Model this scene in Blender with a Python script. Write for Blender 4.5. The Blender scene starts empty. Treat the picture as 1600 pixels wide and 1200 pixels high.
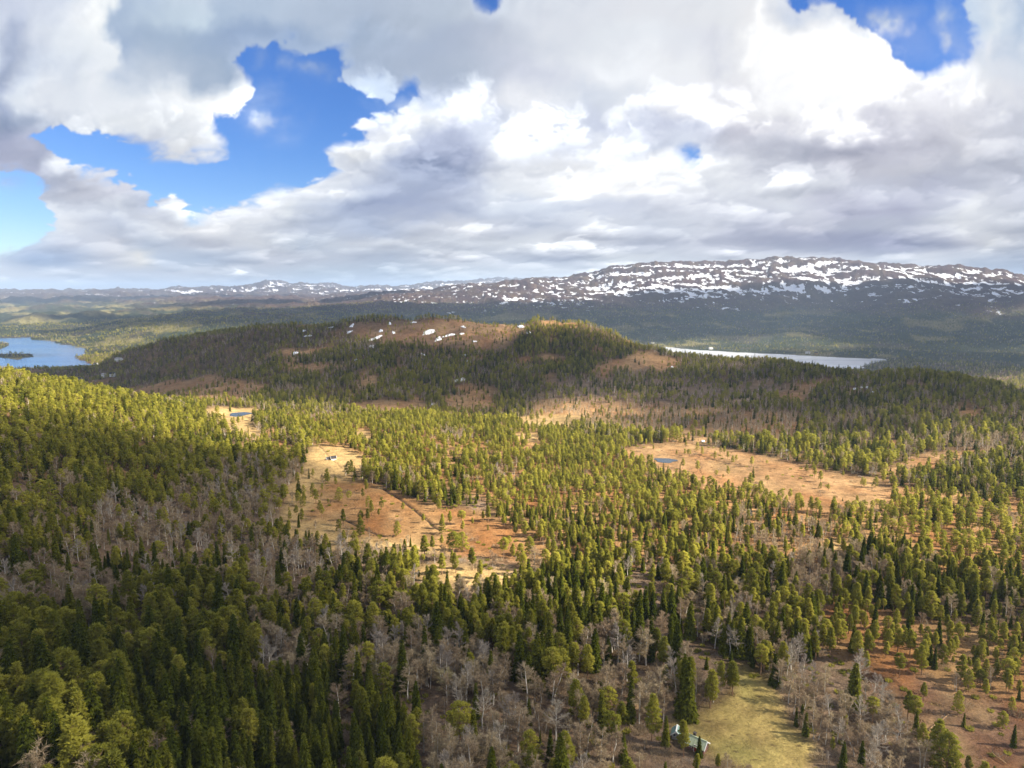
import bpy, math, random
import numpy as np
from mathutils import Vector, Matrix

random.seed(7)
rng = np.random.default_rng(11)
scene = bpy.context.scene
COL = scene.collection

# ------------------------------------------------------------------ camera
CAM_H = 110.0
PITCH = math.radians(7.9)          # looking slightly down
FPX = 1066.7                       # focal length in photo pixels (1600 wide)
cam_data = bpy.data.cameras.new('camera')
cam_data.sensor_width = 36.0
cam_data.lens = 36.0 * FPX / 1600.0
cam_data.clip_start = 1.0
cam_data.clip_end = 120000.0
cam = bpy.data.objects.new('camera', cam_data)
cam.location = (0, 0, CAM_H)
cam.rotation_euler = (math.radians(90) - PITCH, 0, 0)
COL.objects.link(cam)
scene.camera = cam

# ------------------------------------------------------------------ light
SUN_EL = math.radians(36.0)
SUN_AZ = math.radians(100.0)       # clockwise from the view direction (+Y): from the right
sun_data = bpy.data.lights.new('sun', 'SUN')
sun_data.energy = 5.0
sun_data.angle = math.radians(0.55)
sun_data.color = (1.0, 0.90, 0.74)
sun = bpy.data.objects.new('sun', sun_data)
SUN_DIR = Vector((math.sin(SUN_AZ) * math.cos(SUN_EL), math.cos(SUN_AZ) * math.cos(SUN_EL), math.sin(SUN_EL)))
sun.rotation_euler = SUN_DIR.to_track_quat('Z', 'Y').to_euler()
sun.location = (0, 0, 3000)
COL.objects.link(sun)
scene.view_settings.view_transform = 'Standard'
scene.view_settings.look = 'None'
scene.view_settings.exposure = 1.6
scene.view_settings.gamma = 1.0
scene.view_settings.use_curve_mapping = False
scene.render.engine = 'CYCLES'
scene.cycles.use_denoising = True
scene.cycles.max_bounces = 6
scene.cycles.diffuse_bounces = 2
scene.cycles.glossy_bounces = 2
scene.cycles.transmission_bounces = 2
scene.cycles.volume_bounces = 0
scene.cycles.transparent_max_bounces = 8
scene.cycles.sample_clamp_indirect = 3.0

# ------------------------------------------------------------------ noise
def _hash(ix, iy, seed):
    n = (ix.astype(np.int64) * 374761393 + iy.astype(np.int64) * 668265263 + seed * 1442695041) & 0x7fffffff
    n = ((n ^ (n >> 13)) * 1274126177) & 0x7fffffff
    return (n ^ (n >> 16)) & 0x7fffffff

def pnoise(x, y, seed=0):
    ix, iy = np.floor(x), np.floor(y)
    fx, fy = x - ix, y - iy
    ux = fx * fx * fx * (fx * (fx * 6 - 15) + 10)
    uy = fy * fy * fy * (fy * (fy * 6 - 15) + 10)
    def g(dx, dy):
        a = _hash(ix + dx, iy + dy, seed) * (2 * math.pi / 0x7fffffff)
        return np.cos(a) * (fx - dx) + np.sin(a) * (fy - dy)
    return ((g(0, 0) * (1 - ux) + g(1, 0) * ux) * (1 - uy) + (g(0, 1) * (1 - ux) + g(1, 1) * ux) * uy) * 1.5

def fbm(x, y, octv=4, seed=0, gain=0.5, lac=2.03):
    s, a = 0.0, 1.0
    for k in range(octv):
        s = s + a * pnoise(x, y, seed + k * 17)
        x, y, a = x * lac + 13.7, y * lac + 7.1, a * gain
    return s

def ridged(x, y, octv=4, seed=0):
    s, a = 0.0, 1.0
    for k in range(octv):
        s = s + a * (0.5 - np.abs(pnoise(x, y, seed + k * 31)))
        x, y, a = x * 2.07 + 3.1, y * 2.07 + 9.2, a * 0.55
    return s

def sstep(a, b, x):
    t = np.clip((x - a) / (b - a), 0, 1)
    return t * t * (3 - 2 * t)

def inpoly(px, py, poly):
    px = np.asarray(px, float); py = np.asarray(py, float)
    ins = np.zeros(px.shape, bool)
    n = len(poly)
    for i in range(n):
        x1, y1 = poly[i]; x2, y2 = poly[(i + 1) % n]
        if y1 == y2: continue
        c = ((y1 > py) != (y2 > py)) & (px < (x2 - x1) * (py - y1) / (y2 - y1) + x1)
        ins ^= c
    return ins

def polydist(px, py, poly, closed=True):
    d = np.full(np.shape(px), 1e9)
    n = len(poly)
    for i in range(n if closed else n - 1):
        x1, y1 = poly[i]; x2, y2 = poly[(i + 1) % n]
        vx, vy = x2 - x1, y2 - y1
        L = vx * vx + vy * vy + 1e-9
        t = np.clip(((px - x1) * vx + (py - y1) * vy) / L, 0, 1)
        d = np.minimum(d, np.hypot(px - x1 - t * vx, py - y1 - t * vy))
    return d

def sdf(px, py, poly):
    d = polydist(px, py, poly)
    return np.where(inpoly(px, py, poly), d, -d)

# direction <-> photo pixel
SP, CP = math.sin(PITCH), math.cos(PITCH)
def pix_to_azel(px, py):
    u, v = (np.asarray(px, float) - 800) / FPX, (600 - np.asarray(py, float)) / FPX
    dy, dz = CP + v * SP, -SP + v * CP
    return np.arctan2(u, dy), dz / np.hypot(u, dy)          # azimuth, tan(elevation)
def dir_to_pix(x, y, z):
    """direction from the camera -> photo pixel"""
    f = y * CP - z * SP
    up = y * SP + z * CP
    f = np.where(f > 1e-3, f, 1e-3)
    return 800 + FPX * x / f, 600 - FPX * up / f
def world_to_pix(x, y, z):
    return dir_to_pix(x, y, z - CAM_H)

# ------------------------------------------------------------------ sky
SKY_ROWS = {   # brightness and tint of the clouds, read along rows in view and made up above
 -260: [(0,(232,236,242)),(800,(236,238,243)),(1600,(238,240,244))],  # unseen row above the view, brightened for more ambient fill
 -60: [(0,(200,208,224)),(200,(218,226,237)),(400,(196,208,224)),(800,(212,219,230)),(1200,(238,240,244)),(1600,(208,218,233))],
 20: [(0,(205,212,228)),(90,(218,224,236)),(165,(250,252,252)),(182,(244,248,250)),(205,(176,192,214)),(270,(196,210,224)),(320,(204,218,230)),(345,(180,196,216)),(420,(188,202,220)),(550,(182,194,212)),(700,(190,200,214)),(850,(220,225,234)),(1000,(228,230,236)),(1150,(232,234,238)),(1190,(238,238,240)),(1215,(255,255,255)),(1250,(225,228,235)),(1300,(190,200,218)),(1400,(195,206,224)),(1500,(190,206,226)),(1560,(225,232,240)),(1600,(190,205,225))],
 60: [(0,(178,188,210)),(50,(214,220,232)),(150,(236,241,246)),(170,(240,244,248)),(195,(170,186,210)),(300,(172,188,208)),(360,(160,178,205)),(460,(160,178,205)),(560,(176,190,210)),(700,(182,192,210)),(800,(195,202,216)),(900,(222,226,234)),(1000,(234,238,244)),(1080,(226,228,236)),(1160,(228,230,236)),(1190,(252,252,252)),(1330,(255,255,255)),(1400,(250,250,250)),(1520,(205,214,228)),(1560,(228,232,240)),(1600,(206,216,230))],
 110: [(0,(176,186,208)),(40,(206,214,228)),(150,(234,238,244)),(250,(196,206,220)),(330,(166,182,204)),(370,(190,200,215)),(460,(170,186,210)),(560,(172,186,208)),(700,(186,196,212)),(850,(214,218,230)),(950,(244,247,252)),(1060,(240,242,246)),(1110,(224,226,234)),(1190,(252,252,252)),(1300,(255,255,255)),(1440,(248,248,250)),(1500,(236,238,242)),(1560,(226,230,238)),(1600,(222,227,236))],
 155: [(0,(160,170,195)),(35,(212,218,228)),(90,(226,230,238)),(200,(236,240,246)),(300,(248,250,252)),(370,(242,245,250)),(450,(176,194,222)),(600,(176,192,220)),(680,(206,214,234)),(780,(226,230,240)),(830,(240,242,248)),(900,(216,222,234)),(1000,(230,234,242)),(1080,(248,248,252)),(1140,(232,232,238)),(1200,(250,250,252)),(1330,(252,252,252)),(1400,(240,240,244)),(1470,(222,222,230)),(1540,(244,244,246)),(1600,(220,222,230))],
 195: [(0,(146,158,184)),(50,(165,175,195)),(90,(190,196,208)),(160,(214,218,224)),(250,(226,230,236)),(330,(242,245,250)),(440,(200,210,230)),(560,(192,200,222)),(605,(244,247,252)),(640,(240,244,250)),(700,(214,220,238)),(760,(206,214,234)),(830,(236,240,248)),(900,(216,222,238)),(1000,(198,204,222)),(1090,(202,206,222)),(1160,(206,206,216)),(1260,(224,224,230)),(1330,(240,240,244)),(1400,(208,208,218)),(1500,(226,226,232)),(1600,(206,208,218))],
 235: [(0,(168,172,196)),(40,(176,180,200)),(120,(160,168,188)),(200,(186,190,202)),(280,(214,216,220)),(335,(236,240,246)),(500,(226,232,242)),(530,(248,250,252)),(600,(244,247,252)),(640,(206,214,234)),(720,(196,204,226)),(800,(232,236,244)),(880,(226,232,246)),(940,(240,244,252)),(1020,(216,222,236)),(1100,(210,214,226)),(1150,(206,208,218)),(1260,(192,194,206)),(1360,(196,196,208)),(1440,(196,196,206)),(1520,(216,216,222)),(1600,(200,202,212))],
 265: [(0,(188,190,206)),(70,(172,176,196)),(100,(228,232,240)),(140,(214,216,224)),(220,(180,186,204)),(500,(234,238,246)),(560,(222,228,240)),(630,(196,206,228)),(700,(184,194,218)),(780,(232,236,244)),(860,(246,248,252)),(960,(255,255,255)),(1060,(250,252,254)),(1150,(226,228,234)),(1260,(208,210,220)),(1330,(198,198,208)),(1420,(204,204,212)),(1500,(188,190,202)),(1600,(196,198,208))],
 295: [(0,(200,208,222)),(60,(168,174,192)),(120,(204,206,216)),(200,(198,200,212)),(240,(180,188,206)),(265,(246,248,252)),(300,(215,222,235)),(450,(220,226,238)),(500,(228,232,240)),(560,(202,210,226)),(640,(174,184,208)),(720,(184,192,212)),(800,(236,240,246)),(920,(254,254,255)),(1020,(250,250,252)),(1100,(232,234,240)),(1200,(224,226,232)),(1290,(206,208,216)),(1360,(198,200,212)),(1460,(178,180,196)),(1540,(200,202,212)),(1600,(192,194,206))],
 325: [(0,(210,218,230)),(90,(226,230,238)),(140,(214,218,228)),(200,(222,226,234)),(250,(190,196,212)),(275,(236,240,246)),(320,(206,212,226)),(400,(232,234,240)),(460,(222,226,232)),(540,(180,190,212)),(620,(168,178,204)),(700,(186,194,214)),(790,(216,222,234)),(880,(220,226,238)),(980,(214,218,230)),(1060,(224,226,234)),(1140,(204,206,216)),(1230,(222,224,230)),(1300,(196,196,210)),(1400,(180,180,198)),(1460,(196,198,208)),(1500,(228,228,230)),(1600,(204,206,214))],
 355: [(0,(220,226,234)),(60,(216,222,232)),(110,(226,228,234)),(180,(196,202,216)),(250,(218,220,226)),(330,(236,236,238)),(420,(216,220,228)),(500,(196,204,220)),(580,(184,194,214)),(660,(206,210,220)),(740,(222,224,230)),(840,(196,202,216)),(930,(222,224,230)),(1020,(208,212,222)),(1100,(216,218,226)),(1180,(190,192,206)),(1260,(200,200,210)),(1330,(178,180,194)),(1420,(188,190,202)),(1500,(224,224,226)),(1600,(202,204,212))],
 380: [(0,(226,228,232)),(40,(196,206,224)),(90,(206,210,222)),(180,(216,216,222)),(230,(188,196,210)),(320,(210,212,220)),(400,(222,224,228)),(480,(198,206,218)),(560,(214,218,226)),(680,(204,208,216)),(760,(216,220,226)),(840,(226,228,232)),(920,(214,216,222)),(1000,(192,196,208)),(1090,(204,206,216)),(1180,(176,178,194)),(1300,(160,162,182)),(1400,(158,160,182)),(1470,(172,174,190)),(1500,(200,200,208)),(1540,(214,214,216)),(1600,(196,198,206))],
 405: [(0,(198,206,220)),(60,(158,174,202)),(110,(166,178,202)),(170,(208,208,214)),(215,(238,234,226)),(250,(196,204,218)),(330,(186,196,212)),(420,(212,214,222)),(500,(206,210,220)),(600,(190,198,212)),(700,(214,216,222)),(800,(198,202,212)),(880,(190,194,206)),(960,(222,224,226)),(1060,(212,214,220)),(1150,(222,222,226)),(1260,(214,214,220)),(1360,(204,206,214)),(1450,(218,218,222)),(1530,(190,194,204)),(1600,(170,176,190))],
 430: [(0,(214,214,218)),(100,(210,212,218)),(200,(204,208,218)),(300,(212,214,220)),(400,(208,212,220)),(500,(196,206,216)),(600,(192,202,214)),(700,(210,216,222)),(800,(224,226,228)),(900,(226,228,230)),(1000,(218,220,224)),(1200,(226,228,230)),(1400,(222,224,226)),(1500,(188,192,202)),(1600,(164,172,188))],
 455: [(0,(216,216,222)),(300,(214,216,222)),(600,(206,214,222)),(1000,(222,224,228)),(1600,(185,192,204))],
 470: [(0,(200,206,216)),(1600,(190,196,206))]}
BLUE_HOLES = [
 [(374,92),(398,80),(425,92),(450,78),(480,84),(515,76),(530,98),(540,125),(575,140),(600,160),(640,132),(640,142),(610,172),(578,180),(566,196),(560,214),(520,228),(508,262),(480,284),(440,296),(395,312),(350,322),(300,328),(276,305),(250,306),(244,318),(228,292),(190,272),(150,262),(112,258),(82,240),(52,222),(84,208),(150,214),(200,232),(262,244),(300,252),(350,254),(356,228),(343,200),(340,186),(362,182),(388,166),(398,142),(386,118)],
 [(-60,262),(28,268),(54,276),(54,294),(72,314),(86,340),(66,360),(36,376),(14,392),(-60,400)],
 [(748,-10),(788,-24),(782,8),(770,16),(758,6)],
 [(1238,-30),(1250,6),(1290,16),(1330,26),(1366,52),(1392,84),(1430,104),(1462,108),(1486,92),(1510,86),(1520,64),(1506,40),(1512,14),(1500,-30)],
 [(1068,247),(1086,245),(1090,250),(1078,253)],
]
def fadeh(h):
    return min(1.0, max(0.0, 1.3 - h / 420.0))

def make_sky_image():
    W, H = 1280, 1024
    az = (np.arange(W) + 0.5) / W * 90.0 - 45.0
    vv = (np.arange(H) + 0.5) / H
    el = 90.0 * vv ** 2
    AZ, EL = np.meshgrid(np.radians(az), np.radians(el))
    ELc = np.minimum(EL, math.radians(62))
    x, y, z = np.sin(AZ) * np.cos(ELc), np.cos(AZ) * np.cos(ELc), np.sin(ELc)
    px, py = dir_to_pix(x, y, z)
    px = np.clip(px, -1500, 3100); py = np.clip(py, -2500, 480)
    # clouds foreshorten towards the horizon: noise coordinates squeezed there
    hz = np.clip((455 - py), 2, None)
    sx, sy = px / 165.0, 2.5 * np.log(hz / 60.0 + 0.8)
    sx = sx * (1 + 0.35 * np.exp(-hz / 70.0))
    wx = fbm(sx * 1.3, sy * 1.3, 5, 3, 0.55); wy = fbm(sx * 1.3 + 31, sy * 1.3 + 9, 5, 5, 0.55)
    amp = 6 + 22 * sstep(10, 330, hz)
    qx, qy = px + wx * amp * 1.6, py + wy * amp * (0.45 + 0.55 * sstep(20, 150, hz))
    # billows: round lumps with creases between them
    bx, by = sx * 1.25 + 0.35 * wx, sy * 1.25 + 0.35 * wy
    bill = 0.0; am = 1.0
    for k in range(5):
        bill = bill + am * np.abs(pnoise(bx, by, 40 + k * 7)); bx, by, am = bx * 2.1 + 4.3, by * 2.1 + 1.7, am * 0.52
    bill = bill - bill.mean()
    crisp = sstep(-0.25, 0.55, fbm(px / 260.0, py / 150.0, 3, 501))
    # coverage
    s = 1.0
    cov = np.full(px.shape, 60.0)
    for h in BLUE_HOLES:
        cov = np.minimum(cov, -sdf(px + wx * amp * 0.55, py + wy * amp * 0.5, h))
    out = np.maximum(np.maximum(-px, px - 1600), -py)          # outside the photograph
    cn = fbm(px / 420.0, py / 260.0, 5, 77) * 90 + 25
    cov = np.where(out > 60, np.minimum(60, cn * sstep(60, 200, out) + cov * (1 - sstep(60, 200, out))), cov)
    cov = cov + bill * 26 - 3.0
    soft = 4.0 + 16.0 * sstep(-0.2, 0.5, fbm(px / 130.0, py / 90.0, 3, 91))
    a = sstep(-soft * 0.75, soft, cov)
    # wisps inside the holes
    wsp = sstep(0.08, 0.7, fbm(sx * 2.2 + 5, sy * 2.2, 5, 120))
    for (cx, cy, rx, ry, k) in ((428,172,42,26,.62),(425,108,30,14,.45),(500,110,26,22,.35),(1400,30,60,22,.8),(1440,60,50,30,.3),(620,165,30,16,.5),(10,285,40,14,.5),(1500,60,30,40,.6)):
        e = np.exp(-((qx - cx) / rx) ** 2 - ((qy - cy) / ry) ** 2)
        a = np.maximum(a, np.clip(e * k * (0.45 + 1.1 * wsp), 0, 0.9))
    # light of the deck
    ys = sorted(SKY_ROWS)
    rows = []
    qxc = np.clip(np.where(qx < 0, -qx, np.where(qx > 1600, 3200 - qx, qx)), 0, 1600)
    acc = np.zeros(px.shape + (3,))
    qyc = np.clip(qy, ys[0], ys[-1])
    xs = np.linspace(0, 1600, 401)
    grid = np.array([[np.interp(xs, [p[0] for p in SKY_ROWS[k]], [p[1][c] for p in SKY_ROWS[k]]) for c in range(3)] for k in ys])
    fi = np.interp(qyc, ys, np.arange(len(ys)))
    i0 = np.clip(np.floor(fi).astype(int), 0, len(ys) - 2); t = fi - i0
    t = t * t * (3 - 2 * t)
    gx = qxc / 4.0; j0 = np.clip(gx.astype(int), 0, 399); u = gx - j0
    for c in range(3):
        g = grid[:, c, :]
        A = g[i0, j0] * (1 - u) + g[i0, j0 + 1] * u
        B = g[i0 + 1, j0] * (1 - u) + g[i0 + 1, j0 + 1] * u
        acc[..., c] = A * (1 - t) + B * t
    acc = 255 - (255 - acc) * (1.12 + 0.10 * np.exp(-hz / 90.0))[..., None]
    # heaps with a bright domed top and a grey flat base, far ones first
    r2 = np.random.default_rng(5)
    puffs = []
    for k in range(400):
        h0 = 9 + 260 * r2.random() ** 1.9
        rx = (16 + h0 * 0.33) * (0.6 + 0.9 * r2.random())
        ry = rx * (0.34 + 0.22 * min(1, h0 / 250)) * (0.8 + 0.5 * r2.random())
        puffs.append((h0, -150 + 1900 * r2.random(), rx, ry, r2.random()))
    puffs.sort()
    for h0, cx, rx, ry, q in puffs:
        cy = 455 - h0
        az1, _ = pix_to_azel(cx - 1.7 * rx, cy); az2, _ = pix_to_azel(cx + 1.7 * rx, cy)
        _, t1 = pix_to_azel(cx, cy + 1.8 * ry); _, t2 = pix_to_azel(cx, cy - 1.8 * ry)
        c0 = int(np.clip((math.degrees(az1) + 45) / 90 * W - 12, 0, W)); c1 = int(np.clip((math.degrees(az2) + 45) / 90 * W + 12, 0, W))
        e = lambda tt: math.sqrt(max(math.degrees(math.atan(tt)), 0) / 90) * H
        r0 = int(np.clip(e(t1) * 0.93 - 4, 0, H)); r1 = int(np.clip(e(t2) * 1.07 + 6, 0, H))
        if c1 - c0 < 3 or r1 - r0 < 3: continue
        S = (slice(r0, r1), slice(c0, c1))
        X = (px[S] + wx[S] * rx * 0.35 - cx) / rx; Y = (py[S] + wy[S] * ry * 0.35 - cy) / ry
        Yb = np.where(Y > 0, Y * 1.7, Y)
        rr = np.sqrt(X * X + Yb * Yb) - (bill[S] * 0.85) + 0.25 * wy[S]
        al = np.where(Y < 0.1, sstep(1.02, 0.80 - 0.2 * q, rr), sstep(1.05, 0.45, rr)) * (0.4 + 0.6 * q) * (0.6 + 0.45 * fadeh(h0))
        tone = (24 * sstep(0.35, -0.75, Y - 0.25 * X) - 20 * sstep(-0.35, 0.55, Y + 0.2 * X))
        acc[S] += (al * tone * (0.62 + 0.75 * math.exp(-h0 / 80.0)))[..., None] * np.array([1.0, 0.98, 0.90])
    # fine relief, lit from the upper right
    b3 = 0.0; am = 1.0; bx, by = sx * 2.1 + 0.5 * wx, sy * 2.1 + 0.5 * wy
    for k in range(3):
        b3 = b3 + am * np.abs(pnoise(bx, by, 240 + k * 7)); bx, by, am = bx * 2.1 + 4.3, by * 2.1 + 1.7, am * 0.5
    gxd = (np.roll(b3, -4, 1) - np.roll(b3, 4, 1)); gyd = (np.roll(b3, -4, 0) - np.roll(b3, 4, 0))
    gxd[:, :4] = 0; gxd[:, -4:] = 0; gyd[:4] = 0; gyd[-4:] = 0
    rel = np.clip((gyd * 0.9 - gxd * 0.8), -0.5, 0.5)
    fade = sstep(3, 70, hz)
    lum = acc.mean(-1, keepdims=True) / 255.0
    det = ((rel * 13 + bill * 10) * (0.2 + 0.8 * crisp))[..., None] * (0.3 + 0.7 * fade[..., None]) * np.clip(1.25 - lum * 0.7, 0.3, 1)
    rgb = acc + det
    # thin edges brighter (sun lit rims)
    rim = np.exp(-((cov - 9) / 11.0) ** 2)[..., None]
    rgb = rgb + rim * 10
    c = np.clip(rgb / 255.0, 0, 1.2); c = np.where(c > .9, .9 + (c - .9) * .85, c)
    lin = np.where(c <= 0.04045, c / 12.92, ((c + 0.055) / 1.055) ** 2.4)
    hi = sstep(0.93, 1.0, c.mean(-1))[..., None]
    lin = lin * (1 + 0.12 * hi)
    lin = lin * (1.03 + 0.22 * np.exp(-hz / 45.0))[..., None]
    return lin.astype(np.float32), a.astype(np.float32), W, H
BLUE_TOP = (0.035, 0.20, 0.62)

# ------------------------------------------------------------------ node helpers
def new_mat(name):
    m = bpy.data.materials.new(name)
    m.use_nodes = True
    nt = m.node_tree
    nt.nodes.clear()
    return m, nt
def N(nt, typ, **kw):
    n = nt.nodes.new(typ)
    for k, v in kw.items():
        if k in n.inputs.keys() if hasattr(n.inputs, 'keys') else False:
            n.inputs[k].default_value = v
        else:
            setattr(n, k, v)
    return n
def L(nt, a, b): nt.links.new(a, b)
def math_node(nt, op, a, b=None, clamp=False):
    n = nt.nodes.new('ShaderNodeMath'); n.operation = op; n.use_clamp = clamp
    for i, v in enumerate((a, b)):
        if v is None: continue
        if isinstance(v, (int, float)): n.inputs[i].default_value = v
        else: nt.links.new(v, n.inputs[i])
    return n.outputs[0]
def mixc(nt, fac, a, b, blend='MIX'):
    n = nt.nodes.new('ShaderNodeMix'); n.data_type = 'RGBA'; n.blend_type = blend
    for sock, v in ((n.inputs[0], fac), (n.inputs[6], a), (n.inputs[7], b)):
        if isinstance(v, (int, float)): sock.default_value = v
        elif isinstance(v, tuple): sock.default_value = tuple(v) + (1.0,) * (4 - len(v))
        else: nt.links.new(v, sock)
    return n.outputs[2]
def ramp(nt, fac, stops):
    n = nt.nodes.new('ShaderNodeValToRGB')
    while len(n.color_ramp.elements) < len(stops): n.color_ramp.elements.new(0.5)
    for e, (p, c) in zip(n.color_ramp.elements, stops):
        e.position = p; e.color = tuple(c) + (1.0,) * (4 - len(c)) if isinstance(c, tuple) else (c, c, c, 1)
    nt.links.new(fac, n.inputs[0])
    return n.outputs[0]
def noise_node(nt, vec, scale, detail=4, rough=0.55, dist=0.0):
    n = nt.nodes.new('ShaderNodeTexNoise')
    n.inputs['Scale'].default_value = scale; n.inputs['Detail'].default_value = detail
    n.inputs['Roughness'].default_value = rough; n.inputs['Distortion'].default_value = dist
    nt.links.new(vec, n.inputs['Vector'])
    return n.outputs['Fac']
def mapping(nt, vec, scale=(1, 1, 1), rot=(0, 0, 0)):
    n = nt.nodes.new('ShaderNodeMapping'); n.inputs['Scale'].default_value = scale; n.inputs['Rotation'].default_value = rot
    nt.links.new(vec, n.inputs['Vector'])
    return n.outputs[0]

# ------------------------------------------------------------------ world
def build_world():
    w = bpy.data.worlds.new('World'); scene.world = w; w.use_nodes = True
    nt = w.node_tree; nt.nodes.clear()
    out = nt.nodes.new('ShaderNodeOutputWorld'); bg = nt.nodes.new('ShaderNodeBackground')
    bg.inputs['Strength'].default_value = 0.10
    L(nt, bg.outputs[0], out.inputs[0])
    sky = nt.nodes.new('ShaderNodeTexSky'); sky.sky_type = 'NISHITA'; sky.sun_disc = False
    sky.sun_elevation = SUN_EL; sky.sun_rotation = SUN_AZ
    sky.air_density = 1.0; sky.dust_density = 0.2; sky.ozone_density = 3.0; sky.altitude = 400
    tc = nt.nodes.new('ShaderNodeTexCoord')
    sp = nt.nodes.new('ShaderNodeSeparateXYZ'); L(nt, tc.outputs['Generated'], sp.inputs[0])
    az = math_node(nt, 'ARCTAN2', sp.outputs[0], sp.outputs[1])
    u = math_node(nt, 'ADD', math_node(nt, 'MULTIPLY', az, 2 / math.pi), 0.5)
    el = math_node(nt, 'MULTIPLY', math_node(nt, 'ARCSINE', sp.outputs[2]), 2 / math.pi)
    v = math_node(nt, 'SQRT', math_node(nt, 'MAXIMUM', el, 0.000001))
    v = math_node(nt, 'MINIMUM', v, 0.999)
    cb = nt.nodes.new('ShaderNodeCombineXYZ'); L(nt, u, cb.inputs[0]); L(nt, v, cb.inputs[1])
    lin, a, W, H = make_sky_image()
    img = bpy.data.images.new('cloud_deck', W, H, alpha=True, float_buffer=True)
    img.colorspace_settings.name = 'Non-Color'
    img.alpha_mode = 'CHANNEL_PACKED'
    px = np.concatenate([lin, a[..., None]], -1).astype(np.float32)
    img.pixels.foreach_set(px.ravel()); img.update(); img.pack()
    t = nt.nodes.new('ShaderNodeTexImage'); t.image = img; t.extension = 'MIRROR'; t.interpolation = 'Cubic'
    L(nt, cb.outputs[0], t.inputs[0])
    expo = 2 ** scene.view_settings.exposure
    cl = nt.nodes.new('ShaderNodeVectorMath'); cl.operation = 'SCALE'; cl.inputs['Scale'].default_value = 10.0 / expo
    L(nt, t.outputs[0], cl.inputs[0])
    hs = nt.nodes.new('ShaderNodeHueSaturation'); hs.inputs['Saturation'].default_value = 1.30; hs.inputs['Value'].default_value = 1.5 / 2 ** scene.view_settings.exposure 
    hs.inputs['Hue'].default_value = 0.512
    L(nt, sky.outputs[0], hs.inputs['Color'])
    clear = mixc(nt, 1.0, hs.outputs[0], (.82, .90, 1.06), 'MULTIPLY')
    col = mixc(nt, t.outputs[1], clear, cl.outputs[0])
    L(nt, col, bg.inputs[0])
    try:
        w.cycles.sampling_method = 'MANUAL'; w.cycles.sample_map_resolution = 512
    except Exception: pass
build_world()

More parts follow.
